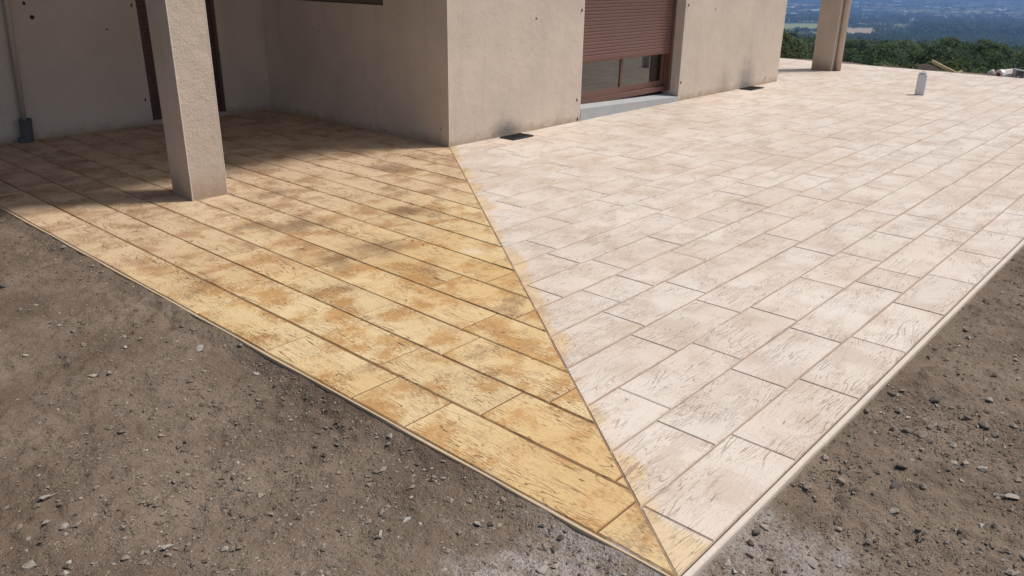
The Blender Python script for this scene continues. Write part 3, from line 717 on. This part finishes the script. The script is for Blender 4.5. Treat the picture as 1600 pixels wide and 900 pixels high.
# ------------------------------------------------------------------ stones on the bare earth
def rock_mesh(seed, m, flat=0.6, n=16):
    r = random.Random(seed); bm = bmesh.new()
    for _ in range(n):
        v = Vector((r.gauss(0, 1), r.gauss(0, 1), r.gauss(0, 1))).normalized() * r.uniform(0.36, 0.54)
        bm.verts.new((v.x, v.y * r.uniform(0.75, 1.0), v.z * flat))
    h = bmesh.ops.convex_hull(bm, input=bm.verts[:])
    bmesh.ops.delete(bm, geom=[v for v in bm.verts if not v.link_faces], context='VERTS')
    bmesh.ops.bevel(bm, geom=bm.edges[:], offset=0.035, segments=1, affect='EDGES')
    me = bpy.data.meshes.new('stone'); bmesh.ops.recalc_face_normals(bm, faces=bm.faces[:]); bm.to_mesh(me); bm.free(); me.materials.append(m); return me
ROCKS = [rock_mesh(i, MAT_STONE, f) for i, f in enumerate((0.55, 0.7, 0.4, 0.6, 0.8, 0.3, 0.5, 0.65, 0.45, 0.75))]
def stone(px, py, size_px, label, group, mesh=None, el=1.0, k=0.42):
    p = on_plane(px, py, -0.045)
    s = 0.82 * size_px * (p - Vector((0, 0, CAM_H))).length / 1258.3
    o = bpy.data.objects.new('stone', mesh or random.choice(ROCKS)); col.objects.link(o)
    zz = float(soil_z(np.array([p.x]), np.array([p.y]))[0])
    o.location = (p.x, p.y, zz + s * 0.10 * k / 0.42); o.scale = (s * el * 1.05, s * 1.0, s * random.uniform(0.8, 1.1)); o.rotation_euler = (random.uniform(-0.25, 0.25), random.uniform(-0.25, 0.25), random.uniform(0, 6.28))
    tag(o, label, 'stone', group)
    return o
def z2(L, x0, y0, s): return [(x0 + a / s, y0 + b_ / s, c / s) for a, b_, c in L]
left = z2([(415, 285, 30), (920, 320, 30), (455, 485, 35), (840, 395, 30), (670, 550, 45), (575, 670, 40), (620, 680, 25), (825, 765, 40), (880, 745, 40), (605, 780, 20), (585, 805, 50), (785, 795, 45), (690, 780, 35), (300, 665, 55), (880, 530, 30), (1305, 630, 40), (1360, 655, 30), (1065, 405, 25), (655, 150, 25), (800, 100, 35), (915, 150, 35), (280, 550, 45), (70, 345, 22), (365, 375, 20), (1085, 250, 22), (965, 240, 22), (1460, 465, 20), (720, 300, 20), (1140, 500, 30), (1270, 330, 26), (115, 770, 36), (430, 830, 30)], 0, 600, 3)
left += z2([(95, 550, 40), (230, 610, 35), (380, 415, 35), (640, 570, 35), (645, 640, 25), (585, 680, 30), (345, 655, 40), (1130, 745, 40), (515, 850, 50), (120, 770, 30), (375, 615, 30), (390, 725, 45), (960, 850, 35), (1050, 800, 22), (560, 880, 30), (250, 530, 24), (100, 210, 26)], 0, 300, 3)
left += z2([(375, 650, 28), (625, 665, 22), (400, 560, 26), (590, 790, 30), (670, 865, 30), (865, 830, 30), (735, 800, 30), (215, 690, 25), (820, 800, 18), (540, 885, 30), (730, 770, 24), (800, 770, 22), (690, 745, 18), (550, 800, 22), (60, 430, 34), (95, 435, 30), (20, 375, 28), (330, 545, 20), (830, 855, 22)], 500, 500, 2.25)
right = z2([(385, 830, 45), (795, 335, 40), (885, 268, 45), (1095, 320, 30), (1145, 40, 30), (1080, 145, 30), (1030, 170, 25), (920, 520, 60), (705, 580, 60), (1140, 520, 35), (1200, 535, 40), (1075, 535, 35), (990, 605, 35), (895, 670, 45), (810, 750, 50), (1205, 385, 50), (1245, 410, 40), (1150, 360, 40), (1145, 455, 30), (1010, 440, 50), (940, 400, 50), (990, 420, 60), (1020, 385, 40), (1225, 290, 40), (750, 615, 30), (645, 500, 40), (580, 605, 30), (980, 745, 35), (700, 800, 25), (1130, 570, 30), (1215, 795, 20), (1270, 860, 25), (800, 800, 35), (520, 760, 22), (575, 770, 20), (640, 720, 22), (1310, 380, 34), (1275, 15, 26), (1190, 95, 24), (1320, 150, 24), (1000, 360, 30)], 1000, 500, 2.25)
GL, GRt = 'stones strewn over the earth left of the terrace', 'stones strewn over the earth right of the terrace'
LL, LR = 'small dusty stone lying loose on the bare earth left of the honey paving', 'small dusty stone lying loose on the bare earth right of the pale paving'
def zone_left(x, y):
    if y > 800: return ('in the cement dust near the terrace corner', 'bottom centre') if x > 560 else (('along the bottom of the left hand earth', 'bottom left') if x > 160 else ('in the bottom left corner of the earth', 'left corner'))
    if y > 640: return ('on the earth below the middle of the honey paving', 'middle') if x > 330 else ('on the open earth at lower left', 'lower left')
    return ('on the earth close under the upper honey paving edge', 'upper edge') if x > 180 else ('on the earth at the far left edge', 'far left')
def zone_right(x, y):
    if y > 780: return ('at the bottom of the right hand earth', 'bottom')
    if y > 690: return ('on the earth just right of the pale nosing', 'beside the nosing') if x < 1400 else ('on the lower right earth away from the paving', 'lower right')
    return ('in the stony drift at middle right', 'drift') if x < 1500 else ('on the earth near the right edge', 'right edge')
for a in left:
    w_, g_ = zone_left(a[0], a[1]); stone(*a, 'small dusty stone ' + w_, 'stones on the left hand earth, ' + g_)
for a in right:
    w_, g_ = zone_right(a[0], a[1]); stone(*a, 'small dusty stone ' + w_, 'stones on the right hand earth, ' + g_)
wm, dm, gm = rock_mesh(51, MAT_STONE_W, 0.5), rock_mesh(52, MAT_STONE_D, 0.6), rock_mesh(53, MAT_STONE_G, 0.5)
SP = 'stones told apart on the earth'
stone(635.5, 814.5, 15, 'small white chip left of the pale grey angular stone near the terrace corner', SP, wm, 1.3)
stone(745.8, 823, 19, 'pale grey angular stone on earth below the honey paving edge', SP, gm)
stone(693, 753, 15, 'rounded tan stone on earth close under the honey paving edge', SP, ROCKS[4])
stone(848, 893, 30, 'large half buried grey stone at the bottom edge in cement dust', SP, gm)
stone(45, 880, 26, 'large brown lump of stone in the bottom left corner', SP, ROCKS[3])
stone(70, 777, 20, 'flat grey stone left of a paler one in the lower left earth', SP, gm)
stone(7, 453, 17, 'dark stone at the left edge below the paving', SP, dm)
stone(315, 550, 24, 'broad pale flat stone just below the honey paving edge', SP, rock_mesh(54, MAT_STONE_G, 0.3), 1.2)
stone(400, 583.5, 16, 'oval pale stone below the middle of the honey paving edge', SP, gm)
stone(260, 855, 20, 'blocky grey stone in a cluster along the lower left earth', SP, gm)
stone(1193, 829, 18, 'upper grey stone of the pair beside the pale nosing', SP, gm)
stone(1180, 838, 20, 'darker lower stone of the pair beside the pale nosing', SP, dm)
stone(1458, 628, 22, 'dark chunky stone in the right hand earth', SP, dm)
stone(1400, 762, 26, 'dark half buried stone in the right hand earth', SP, dm)
stone(1535.5, 820, 11, 'small white pebble alone in the lower right earth', SP, wm)
stone(1266, 882, 26, 'long flat stone at the bottom right of the terrace corner', SP, rock_mesh(55, MAT_STONE_G, 0.25), 1.6)
stone(1582, 782, 24, 'thin flat slate stone near the right edge', SP, rock_mesh(56, MAT_STONE_G, 0.2), 1.5)

# gravel, crumbs and straw
def scatter(n, smin, smax, region, pw_=2.6):
    x = rng.uniform(region[0], region[1], n); y = rng.uniform(region[2], region[3], n)
    s = smin * (1 - rng.random(n) * (1 - (smin / smax) ** pw_)) ** (-1 / pw_)
    return x, y, s
xs, ys, ss = [], [], []
for reg, n in (((-0.6, 1.75, 0.2, 7.6), 26000), ((1.75, 7.2, -0.9, 0.88), 20000), ((-0.2, 1.78, 0.6, 3.0), 12000), ((1.7, 3.6, -0.3, 0.88), 9000)):
    x, y, s = scatter(n, 0.005, 0.030, reg, 2.3)
    # stones lie in drifts
    k = fbm(x * 2.1, y * 2.1, 3, 91) + rng.normal(0, 0.16, n) > -0.06
    xs.append(x[k]); ys.append(y[k]); ss.append(s[k])
xs, ys, ss = map(np.concatenate, (xs, ys, ss))
ok = ~((xs > EDGE_A - 0.035) & (ys > EDGE_B - 0.035)); xs, ys, ss = xs[ok], ys[ok], ss[ok]
zs = soil_z(xs, ys)
octv = np.array([(1, 0, 0), (-1, 0, 0), (0, 1, 0), (0, -1, 0), (0, 0, 1), (0, 0, -1)], float)
octf = np.array([(0, 2, 4), (2, 1, 4), (1, 3, 4), (3, 0, 4), (2, 0, 5), (1, 2, 5), (3, 1, 5), (0, 3, 5)])
n = len(xs); V = octv[None] * rng.uniform(0.6, 1.25, (n, 6, 1)) + rng.normal(0, 0.16, (n, 6, 3))
V = V * np.array([0.62, 0.5, 0.34])[None, None]
th = rng.uniform(0, 6.28, n); c, s_ = np.cos(th), np.sin(th)
V = np.stack([V[..., 0] * c[:, None] - V[..., 1] * s_[:, None], V[..., 0] * s_[:, None] + V[..., 1] * c[:, None], V[..., 2]], -1) * ss[:, None, None]
V = V + np.stack([xs, ys, zs + ss * 0.12], -1)[:, None]
Fp = (octf[None] + (np.arange(n) * 6)[:, None, None]).reshape(-1, 3)
tag(link(bpy.data.objects.new('gravel', np_mesh('gravel', V.reshape(-1, 3), Fp, MAT_PEBBLE))), 'loose gravel and clods over the bare earth', kind='stuff')
n = 420; sx = np.concatenate([rng.uniform(-0.3, 1.7, n // 2), rng.uniform(1.7, 5.5, n // 2)]); sy = np.concatenate([rng.uniform(0.6, 6.0, n // 2), rng.uniform(-0.5, 0.85, n // 2)])
L = rng.uniform(0.012, 0.05, n); th = rng.uniform(0, 6.28, n); sz = soil_z(sx, sy) + 0.006
dx, dy = np.cos(th) * L / 2, np.sin(th) * L / 2; wx, wy = -np.sin(th) * 0.0013, np.cos(th) * 0.0013
lift = rng.uniform(-0.004, 0.006, n)
V = np.stack([np.stack([sx - dx, sy - dy, sz], -1), np.stack([sx + dx + wx, sy + dy + wy, sz + lift], -1), np.stack([sx + dx - wx, sy + dy - wy, sz + lift], -1), np.stack([sx, sy, sz + 0.004], -1)], 1)
Fp = (np.array([(0, 1, 2), (0, 1, 3), (1, 2, 3), (0, 3, 2)])[None] + (np.arange(n) * 4)[:, None, None]).reshape(-1, 3)
tag(link(bpy.data.objects.new('straw', np_mesh('straw', V.reshape(-1, 3), Fp, MAT_STRAW))), 'bits of straw and twig on the bare earth', kind='stuff')

# ------------------------------------------------------------------ building leftovers beyond the far edge
def lump(name, c, size, m, label, cat, seed, rot=0.0, group=None):
    bm = bmesh.new(); r = random.Random(seed)
    for _ in range(12):
        v = Vector((r.gauss(0, 1), r.gauss(0, 1), r.gauss(0, 1))).normalized() * r.uniform(0.42, 0.52)
        bm.verts.new((v.x * size[0], v.y * size[1], v.z * size[2]))
    bmesh.ops.convex_hull(bm, input=bm.verts[:]); bmesh.ops.delete(bm, geom=[v for v in bm.verts if not v.link_faces], context='VERTS')
    o = bm_obj(name, bm, m); o.location = c; o.rotation_euler = (0, 0, rot); return tag(o, label, cat, group)
def far_pt(px, py, x): # a spot on the ground beyond the far edge at the given X
    d = sight(px, py); t = x / d.x; return Vector((x, d.y * t, CAM_H + d.z * t))
q = far_pt(1452, 104, 17.35); lump('rubble_block', (q.x, q.y, q.z - 0.10), (0.34, 0.46, 0.34), MAT_RUBBLE, 'grey brown lump of rubble behind the far paving edge', 'rubble', 3, 0.4)
a, b_ = far_pt(1456, 95.5, 17.7), far_pt(1494, 115, 17.3)
def board(p, q, w, t, label):
    p, q = Vector(p), Vector(q); d = (q - p).normalized(); s = Vector((0.3, 0.3, 1.0)); s = (s - d * s.dot(d)).normalized(); u = d.cross(s)
    V = []
    for e in (p, q):
        for (i, j) in ((-1, -1), (1, -1), (1, 1), (-1, 1)): V.append(e + s * (w / 2 * i) + u * (t / 2 * j))
    o = mk('board', V, [(0, 1, 2, 3), (7, 6, 5, 4), (0, 4, 5, 1), (1, 5, 6, 2), (2, 6, 7, 3), (3, 7, 4, 0)], MAT_WOOD); return tag(o, label, 'board')
board(a, b_, 0.055, 0.025, 'long pale board leaning at the far edge of the terrace')
board(far_pt(1493, 114.5, 17.4), far_pt(1503, 111, 17.5), 0.045, 0.03, 'short offcut of board beside the long leaning one')
q = far_pt(1412, 104, 17.6); lump('earth_heap', (q.x, q.y, q.z - 0.11), (0.5, 1.2, 0.34), MAT_SOIL, 'low reddish earth heap left of the rubble', 'heap', 9)
q = far_pt(1508, 113, 17.6); lump('earth_heap', (q.x, q.y, q.z - 0.10), (0.4, 0.5, 0.32), MAT_SOIL, 'low earth heap right of the leaning board', 'heap', 10)
q = far_pt(1550, 115, 17.35); lump('white_rubble', (q.x, q.y, q.z - 0.02), (0.18, 0.20, 0.19), MAT_WHITER, 'leftmost whitish lump of broken masonry at the far edge', 'rubble', 21, 0.3)
q = far_pt(1558, 116, 17.40); lump('white_rubble', (q.x, q.y, q.z - 0.02), (0.18, 0.16, 0.17), MAT_RUBBLE, 'beige lump between the white one and the pipe end', 'rubble', 22, 0.8)
q = far_pt(1572, 116.5, 17.30)
pe = empty('pipe_fitting', (q.x, q.y, q.z - 0.12), 'white pipe fitting lying with its reddish open end showing', 'pipe')
ax = Vector((0.72, -0.55, 0.06)).normalized(); c0 = Vector((q.x, q.y, q.z - 0.01))
def hollow(name, p0, p1, ro, ri, m, par, n=10):
    v1, f1 = tube_verts(p0, p1, ro, ro, n, False); v2, f2 = tube_verts(p0, p1, ri, ri, n, False)
    V = v1 + v2; F = f1 + [tuple(i + 2 * n for i in f[::-1]) for f in f2]
    for i in range(n):
        j = (i + 1) % n; F.append((i, 2 * n + i, 2 * n + j, j)); F.append((n + i, n + j, 3 * n + j, 3 * n + i))
    return mk(name, V, F, m, par, False)
hollow('body', c0 - ax * 0.13, c0 + ax * 0.16, 0.105, 0.085, MAT_WHITER, pe, 9)
hollow('collar', c0 - ax * 0.16, c0 - ax * 0.09, 0.112, 0.06, MAT_WHITEP, pe, 14)
tube('plug', c0 - ax * 0.14, c0 - ax * 0.05, 0.058, 0.058, MAT_RED, pe, 12)
q = far_pt(1590, 116.5, 17.35)
bk = empty('hollow_block', (q.x, q.y, q.z - 0.12), 'grey hollow block tilted at the right edge beyond the paving', 'block')
bm = bmesh.new()
bx, by, bz = 0.09, 0.085, 0.10
for lo, hi in (((-bx, -by, -bz), (bx, -by + 0.02, bz)), ((-bx, by - 0.02, -bz), (bx, by, bz)), ((-bx, -by + 0.02, bz - 0.02), (bx, by - 0.02, bz)), ((-bx, -by + 0.02, -bz), (bx, by - 0.02, -bz + 0.02))): bm_box(bm, lo, hi, 0.004)
bmesh.ops.transform(bm, matrix=Matrix.Translation(q + Vector((0, 0, -0.01))) @ Matrix.Rotation(0.5, 4, 'Z') @ Matrix.Rotation(0.15, 4, 'X'), verts=bm.verts[:])
bm_obj('shell', bm, MAT_GREYB, bk)
bm = bmesh.new(); bm_box(bm, (-bx + 0.02, -by + 0.022, -0.012), (bx - 0.02, by - 0.022, 0.008))
bmesh.ops.transform(bm, matrix=Matrix.Translation(q + Vector((0, 0, -0.01))) @ Matrix.Rotation(0.5, 4, 'Z') @ Matrix.Rotation(0.15, 4, 'X'), verts=bm.verts[:])
bm_obj('web', bm, MAT_RUBBLE, bk)

# ------------------------------------------------------------------ trees
def leaf_mat(name, c0, c1, c2):
    m, nt, b = new_mat(name)
    g = nt.nodes.new('ShaderNodeNewGeometry'); rnd = nt.nodes.new('ShaderNodeObjectInfo').outputs['Random']
    c = ramp(nt, M(nt, 'ADD', M(nt, 'MULTIPLY', g.outputs['Random Per Island'], 0.55), M(nt, 'MULTIPLY', rnd, 0.45)), [(0.0, c0), (0.5, c1), (1.0, c2)])
    setc(nt, b, c, 0.7, spec=0.25)
    tl = nd(nt, 'ShaderNodeBsdfTranslucent', {0: c}); ms = nd(nt, 'ShaderNodeMixShader', {0: 0.45, 1: b.outputs[0], 2: tl.outputs[0]})
    nt.links.new(ms.outputs[0], [n for n in nt.nodes if n.type == 'OUTPUT_MATERIAL'][0].inputs[0])
    return m
MAT_LEAF = leaf_mat('foliage', (0.072, 0.112, 0.052), (0.108, 0.155, 0.068), (0.15, 0.195, 0.088))
MAT_LEAF_D = leaf_mat('dark_foliage', (0.052, 0.082, 0.043), (0.078, 0.114, 0.054), (0.11, 0.15, 0.07))
MAT_SCRUB = leaf_mat('scrub', (0.045, 0.065, 0.03), (0.075, 0.10, 0.04), (0.13, 0.13, 0.07))
MAT_BARK = simple('bark', (0.09, 0.07, 0.055), 0.9, 0.3, 6)
def leaf_cloud(centers, radii, counts, size, r, squash=0.8):
    V, F = [], []
    for c, rd, n in zip(centers, radii, counts):
        d = r.normal(0, 1, (n, 3)); d /= np.linalg.norm(d, axis=1)[:, None]
        d[:, 2] = np.where(d[:, 2] < -0.4, -d[:, 2], d[:, 2])
        p = np.asarray(c)[None] + d * (rd * r.uniform(0.72, 1.06, (n, 1))) * np.array([1, 1, squash])
        nrm = d + r.normal(0, 0.55, (n, 3)); nrm /= np.linalg.norm(nrm, axis=1)[:, None]
        a = np.cross(nrm, r.normal(0, 1, (n, 3))); a /= np.linalg.norm(a, axis=1)[:, None]; b2 = np.cross(nrm, a)
        s = size * r.uniform(0.6, 1.35, (n, 1))
        q = np.stack([p - a * s * 0.5, p - b2 * s * 0.34 + nrm * s * 0.12, p + a * s * 0.5, p + b2 * s * 0.34 + nrm * s * 0.12], 1)
        o = sum(len(v) for v in V); V.append(q.reshape(-1, 3)); F.append((np.arange(n) * 4)[:, None] + np.arange(4)[None] + o)
    return np.concatenate(V), np.concatenate(F)
def tree_proto(seed, h, w, mat):
    r = np.random.default_rng(seed); cs, rs = [], []
    for i in range(15):
        t = r.uniform(0, 6.28); q = math.sqrt(r.random()) * w * 0.36; zz = h * (0.42 + 0.46 * r.random() * (1 - 0.5 * q / (w * 0.36)))
        cs.append((q * math.cos(t), q * math.sin(t), zz)); rs.append(w * r.uniform(0.13, 0.24))
    cs.append((0, 0, h * 0.86)); rs.append(w * 0.2)
    V, F = leaf_cloud(cs, rs, [int(230 * (x / (w * 0.18)) ** 2) + 60 for x in rs], 0.19, r)
    crown = np_mesh('crown', V, F, mat)
    tv_, tf_ = tube_verts((0, 0, -0.4), (0.05, 0, h * 0.55), 0.16, 0.08, 8)
    tv_ = list(tv_); tf_ = list(tf_)
    for c_ in cs[:6]:
        a, f = tube_verts((0.03, 0, h * 0.35), Vector(c_) * 0.92, 0.07, 0.02, 6); o = len(tv_); tv_ += a; tf_ += [tuple(i + o for i in k) for k in f]
    trunk = mesh_data('trunk', tv_, tf_, MAT_BARK, True)
    return crown, trunk
PROTO = [tree_proto(100 + i, h, w, mt) for i, (h, w, mt) in enumerate(((5.2, 4.4, MAT_LEAF), (6.2, 4.6, MAT_LEAF_D), (4.6, 4.8, MAT_LEAF), (6.8, 4.0, MAT_LEAF), (5.6, 5.2, MAT_LEAF_D), (4.2, 3.4, MAT_LEAF)))]
view_az = math.atan2(VX[2], UX[2]); 
def az_dir(a): return Vector((math.cos(a), math.sin(a)))
placed = 0; cells = []; tries = 0
rt = random.Random(5)
while placed < 210 and tries < 9000:
    tries += 1
    az = view_az - R(rt.uniform(10, 42)); D = 34 * (150 / 34) ** rt.random()
    p = az_dir(az) * D
    if any((p.x - c[0]) ** 2 + (p.y - c[1]) ** 2 < (1.9 + D * 0.012) ** 2 for c in cells): continue
    cells.append((p.x, p.y)); zt = float(terr(p.x, p.y)); i = rt.randrange(len(PROTO)); k = rt.uniform(0.8, 1.15)
    off = math.degrees(view_az - az)
    top = CAM_H - D * math.tan(R((3.5 if off > 27 else 3.85 if off > 21 else 4.15) if D > 60 else 4.4)) - rt.uniform(-0.4, 1.2); hgt = (5.2, 6.2, 4.6, 6.8, 5.6, 4.2)[i]
    k = max(0.45, min(k * 1.25, (top - zt) / hgt))
    w_ = 'behind the far end of the house wall' if off < 18 else 'seen between the house wall and the far pillar' if off < 20.5 else 'seen between the far pillar and the white pipe stub' if off < 27 else 'seen above the rubble and boards' if off < 30 else 'at the right edge beyond the white masonry'
    r_ = 'front' if D < 55 else 'middle' if D < 95 else 'rear'
    t = empty('oak_tree', (p.x, p.y, zt), r_ + ' row leafy tree ' + w_, 'tree', 'trees of the wood, ' + r_ + ' row ' + w_)
    t.scale = (k * rt.uniform(0.9, 1.15), k * rt.uniform(0.9, 1.15), k); t.rotation_euler = (0, 0, rt.uniform(0, 6.28))
    for nm, me in zip(('crown', 'trunk'), PROTO[i]):
        o = bpy.data.objects.new(nm, me); col.objects.link(o); o.parent = t
    placed += 1
def clump_mass(name, pts, size, leaf, n, mat, label, seed):
    r = np.random.default_rng(seed); cs, rs = [], []
    for (x, y, z, s) in pts: cs.append((x, y, z)); rs.append(s)
    V, F = leaf_cloud(cs, rs, [n] * len(cs), leaf, r)
    return tag(link(bpy.data.objects.new(name, np_mesh(name, V, F, mat))), label, kind='stuff')
def mass_big(name, pts, n, rel, mat, label, seed):  # leaf size grows with the clump
    r = np.random.default_rng(seed); Vs, Fs, o = [], [], 0
    for (x, y, z, s) in pts:
        V, F = leaf_cloud([(x, y, z)], [s], [n], s * rel, r); Vs.append(V); Fs.append(F + o); o += len(V)
    return tag(link(bpy.data.objects.new(name, np_mesh(name, np.concatenate(Vs), np.concatenate(Fs), mat))), label, kind='stuff')
pts = []
for _ in range(520):     # scrub on the bank
    az = view_az - R(rt.uniform(8, 44)); D = rt.uniform(21, 40); p = az_dir(az) * D
    if p.x < 18.6: continue
    zt = float(terr(p.x, p.y)); s = rt.uniform(0.35, 0.95); pts.append((p.x, p.y, zt + s * 0.3, s))
clump_mass('undergrowth', pts, 1, 0.16, 110, MAT_SCRUB, 'tangled green scrub on the bank behind the terrace', 3)
pts = []
for _ in range(3600):    # the wood further down the slope
    az = view_az - R(rt.uniform(8, 46)); D = 130 * (1250 / 130) ** rt.random(); p = az_dir(az) * D
    if math.degrees(view_az - az) < 22.5 and D > 420: continue
    zt = float(terr(p.x, p.y)); s = rt.uniform(1.6, 3.0) * (1 + D / 500); cz = zt + rt.uniform(1.5, 3.0)
    pts.append((p.x, p.y, min(cz, CAM_H - D * math.tan(R(3.65 if math.degrees(view_az - az) > 26 else 3.95)) - s * 0.8), s))
mass_big('distant_wood', pts, 26, 0.42, MAT_LEAF_D, 'dark green wood running down the slope', 4)

# ------------------------------------------------------------------ the plain: fields, hedges, woods, buildings
MAT_F = [simple('field_%d' % i, c, 0.95, 0.15, 0.01, 0.05, 0.0) for i, c in enumerate(((0.22, 0.25, 0.10), (0.33, 0.27, 0.17), (0.30, 0.27, 0.12), (0.12, 0.17, 0.06), (0.24, 0.24, 0.15), (0.40, 0.38, 0.30)))]
FIELDS = [(1195, 1300, 49.5, 60, 3, 'darker green pasture behind the left trees'), (1216, 1290, 38.5, 48, 0, 'green meadow left of the far pillar'), (1258, 1286, 53, 58, 2, 'small straw coloured field left of the far pillar'), (1322, 1368, 44.5, 55, 1, 'tan ploughed field right of the far pillar'),
          (1378, 1402, 46, 50, 3, 'green strip of field beyond the tan one'), (1415, 1440, 29, 33, 0, 'light green field before the dark wooded hill'), (1225, 1290, 21, 23, 4, 'pale strip beyond the dark trees'),
          (1478, 1550, 18.5, 21, 4, 'pale green strip far out on the plain'), (1545, 1600, 20, 22, 0, 'green strip at the right edge of the plain'), (1322, 1352, 10, 12, 4, 'small pale field far out on the plain'),
          (1395, 1420, 14.5, 16, 0, 'narrow green field far out on the plain')]
for k in range(34):
    yy = rt.uniform(2, 29); xx = rt.uniform(1215, 1590); FIELDS.append((xx, xx + rt.uniform(12, 46), yy, yy + rt.uniform(0.8, 1.8), rt.choice((4, 5, 5, 0, 1, 2)), 'thin light strip of a field far out on the plain'))
for (x0, x1, y0, y1, k, lb) in FIELDS:
    j = lambda: rt.uniform(-2, 2)
    c = [on_terrain(x0 + j(), y1 + 0.3), on_terrain(x1 + j(), y1 - 0.3), on_terrain(x1 + j(), y0 + 0.2), on_terrain(x0 + j(), y0 - 0.2)]
    V = []; nn = 8
    for a in range(nn + 1):
        for b2 in range(nn + 1):
            u, v = a / nn, b2 / nn
            x = (c[0].x * (1 - u) + c[1].x * u) * (1 - v) + (c[3].x * (1 - u) + c[2].x * u) * v
            y = (c[0].y * (1 - u) + c[1].y * u) * (1 - v) + (c[3].y * (1 - u) + c[2].y * u) * v
            V.append((x, y, float(terr(x, y)) + 2.2))
    F = [(a * (nn + 1) + b2, (a + 1) * (nn + 1) + b2, (a + 1) * (nn + 1) + b2 + 1, a * (nn + 1) + b2 + 1) for a in range(nn) for b2 in range(nn)]
    tag(mk('field', V, F, MAT_F[k], smooth=True), lb, kind='structure')
pts = []
def wood_strip(x0, x1, y0, y1, n, s0, s1):
    for _ in range(n):
        p = on_terrain(rt.uniform(x0, x1), rt.uniform(y0, y1)); s = rt.uniform(s0, s1); pts.append((p.x, p.y, p.z + s * 0.55, s))
wood_strip(1212, 1300, 31, 37, 80, 7, 12); wood_strip(1230, 1285, 49, 52, 40, 4, 8); wood_strip(1318, 1420, 30, 40, 120, 7, 14); wood_strip(1215, 1300, 57, 64, 50, 4, 8); wood_strip(1318, 1430, 40, 46, 40, 6, 9)
wood_strip(1365, 1440, 46, 60, 80, 5, 9)
wood_strip(1430, 1640, 32, 60, 800, 9, 16); wood_strip(1300, 1650, 58, 74, 900, 4, 8); wood_strip(1190, 1310, 62, 74, 250, 4, 7); wood_strip(1180, 1640, 22, 31, 200, 9, 16); wood_strip(1180, 1640, 4, 22, 120, 10, 18)
mass_big('hedges_and_copses', pts, 22, 0.5, MAT_LEAF_D, 'hedgerows and dark copses between the fields of the plain', 6)
MAT_SHED = simple('white_shed', (0.85, 0.85, 0.85), 0.6, 0.03); MAT_HOUSE = simple('pale_house', (0.62, 0.57, 0.50), 0.8, 0.1); MAT_TILE = simple('tile_roof', (0.36, 0.24, 0.18), 0.9, 0.1)
def building(name, px, py, wpx, h, label, group, mw, mroof, rise):
    p = on_terrain(px, py); D = p.length; w = wpx * D / 1258.3; d = w * 0.5
    t = Vector((-p.y, p.x, 0)).normalized(); f = Vector((t.y, -t.x, 0)); z0 = p.z - 3
    e = empty(name, (p.x, p.y, p.z), label, 'building', group)
    def P(a, b2, z_): return p + t * (a * w / 2) + f * (b2 * d) + Vector((0, 0, z_))
    V = [P(-1, 0, -3), P(1, 0, -3), P(1, 1, -3), P(-1, 1, -3), P(-1, 0, h), P(1, 0, h), P(1, 1, h), P(-1, 1, h)]
    mk('wall', V, [(0, 1, 5, 4), (1, 2, 6, 5), (2, 3, 7, 6), (3, 0, 4, 7)], mw, e)
    V = [P(-1.02, -0.03, h), P(1.02, -0.03, h), P(1.02, 1.03, h), P(-1.02, 1.03, h), P(-1.02, 0.5, h + rise), P(1.02, 0.5, h + rise)]
    mk('roof', V, [(0, 1, 5, 4), (2, 3, 4, 5), (1, 2, 5), (3, 0, 4)], mroof, e)
GS = 'white sheds out on the plain'
for (x, y, w, h, lb) in ((1238, 14, 18, 9, 'long white shed nearest the house wall on the plain'), (1272, 19, 7, 9, 'small white shed left of the bright one by the pillar'), (1283, 19, 11, 11, 'bright white shed beside the far pillar'),
                         (1236, 22.5, 20, 5, 'low pale shed below the long white one'), (1338, 6, 5, 9, 'left one of two white sheds right of the far pillar'), (1353, 6.5, 3, 9, 'right one of two white sheds right of the far pillar'),
                         (1414, 21, 3, 12, 'small bright white building at the middle of the plain'), (1422, 21, 6, 7, 'low white building beside the small bright one'), (1449, 12.5, 7, 8, 'white shed at the left end of the far row'),
                         (1463, 13.2, 7, 7, 'white shed in the middle of the far row'), (1481, 14, 7, 7, 'white shed at the right end of the far row'), (1402, 3.5, 10, 8, 'faint long white shed near the top of the plain'), (1566, 18, 9, 8, 'pale shed far out toward the right edge')):
    building('warehouse', x, y, w, h, lb, GS, MAT_SHED, MAT_SHED, h * 0.3)
GV = 'village houses on the plain'
for k in range(46):
    zone = rt.choice(((1318, 1420, 23.5, 26), (1412, 1465, 23.5, 26), (1480, 1535, 32, 34), (1555, 1585, 28.5, 30.5), (1520, 1600, 12, 15)))
    building('village_house', rt.uniform(zone[0], zone[1]), rt.uniform(zone[2], zone[3]), rt.uniform(1.4, 3.6), rt.uniform(5, 8), 'tiny pale house in the villages far out on the plain', GV, MAT_HOUSE, rt.choice((MAT_TILE, MAT_HOUSE)), 2.5)
GF = 'farmhouses below the far pillar'
for (x, y) in ((1350, 33), (1357, 38), (1364, 31), (1375, 39), (1383, 51), (1391, 53), (1397, 48), (1240, 49), (1420, 54), (1431, 59)):
    building('farmhouse', x, y, rt.uniform(2.2, 4.0), 5.5, 'small pale farmhouse among the trees beyond the wood', GF, MAT_HOUSE, MAT_TILE, 2.0)

# ------------------------------------------------------------------ haze: even blue air over the whole valley
m = bpy.data.materials.new('haze'); m.use_nodes = True; nt = m.node_tree; nt.nodes.clear()
pvn = nd(nt, 'ShaderNodeVolumePrincipled', {'Color': (0.27, 0.50, 1.0, 1), 'Density': 0.00018, 'Anisotropy': 0.0})
ho = nt.nodes.new('ShaderNodeOutputMaterial'); nt.links.new(pvn.outputs[0], ho.inputs['Volume'])
hz = box('haze', (-15600, -15600, -240), (15600, 15600, ROOF_Z + 4.0), m)
tag(hz, 'thin blue haze over the valley', kind='stuff')
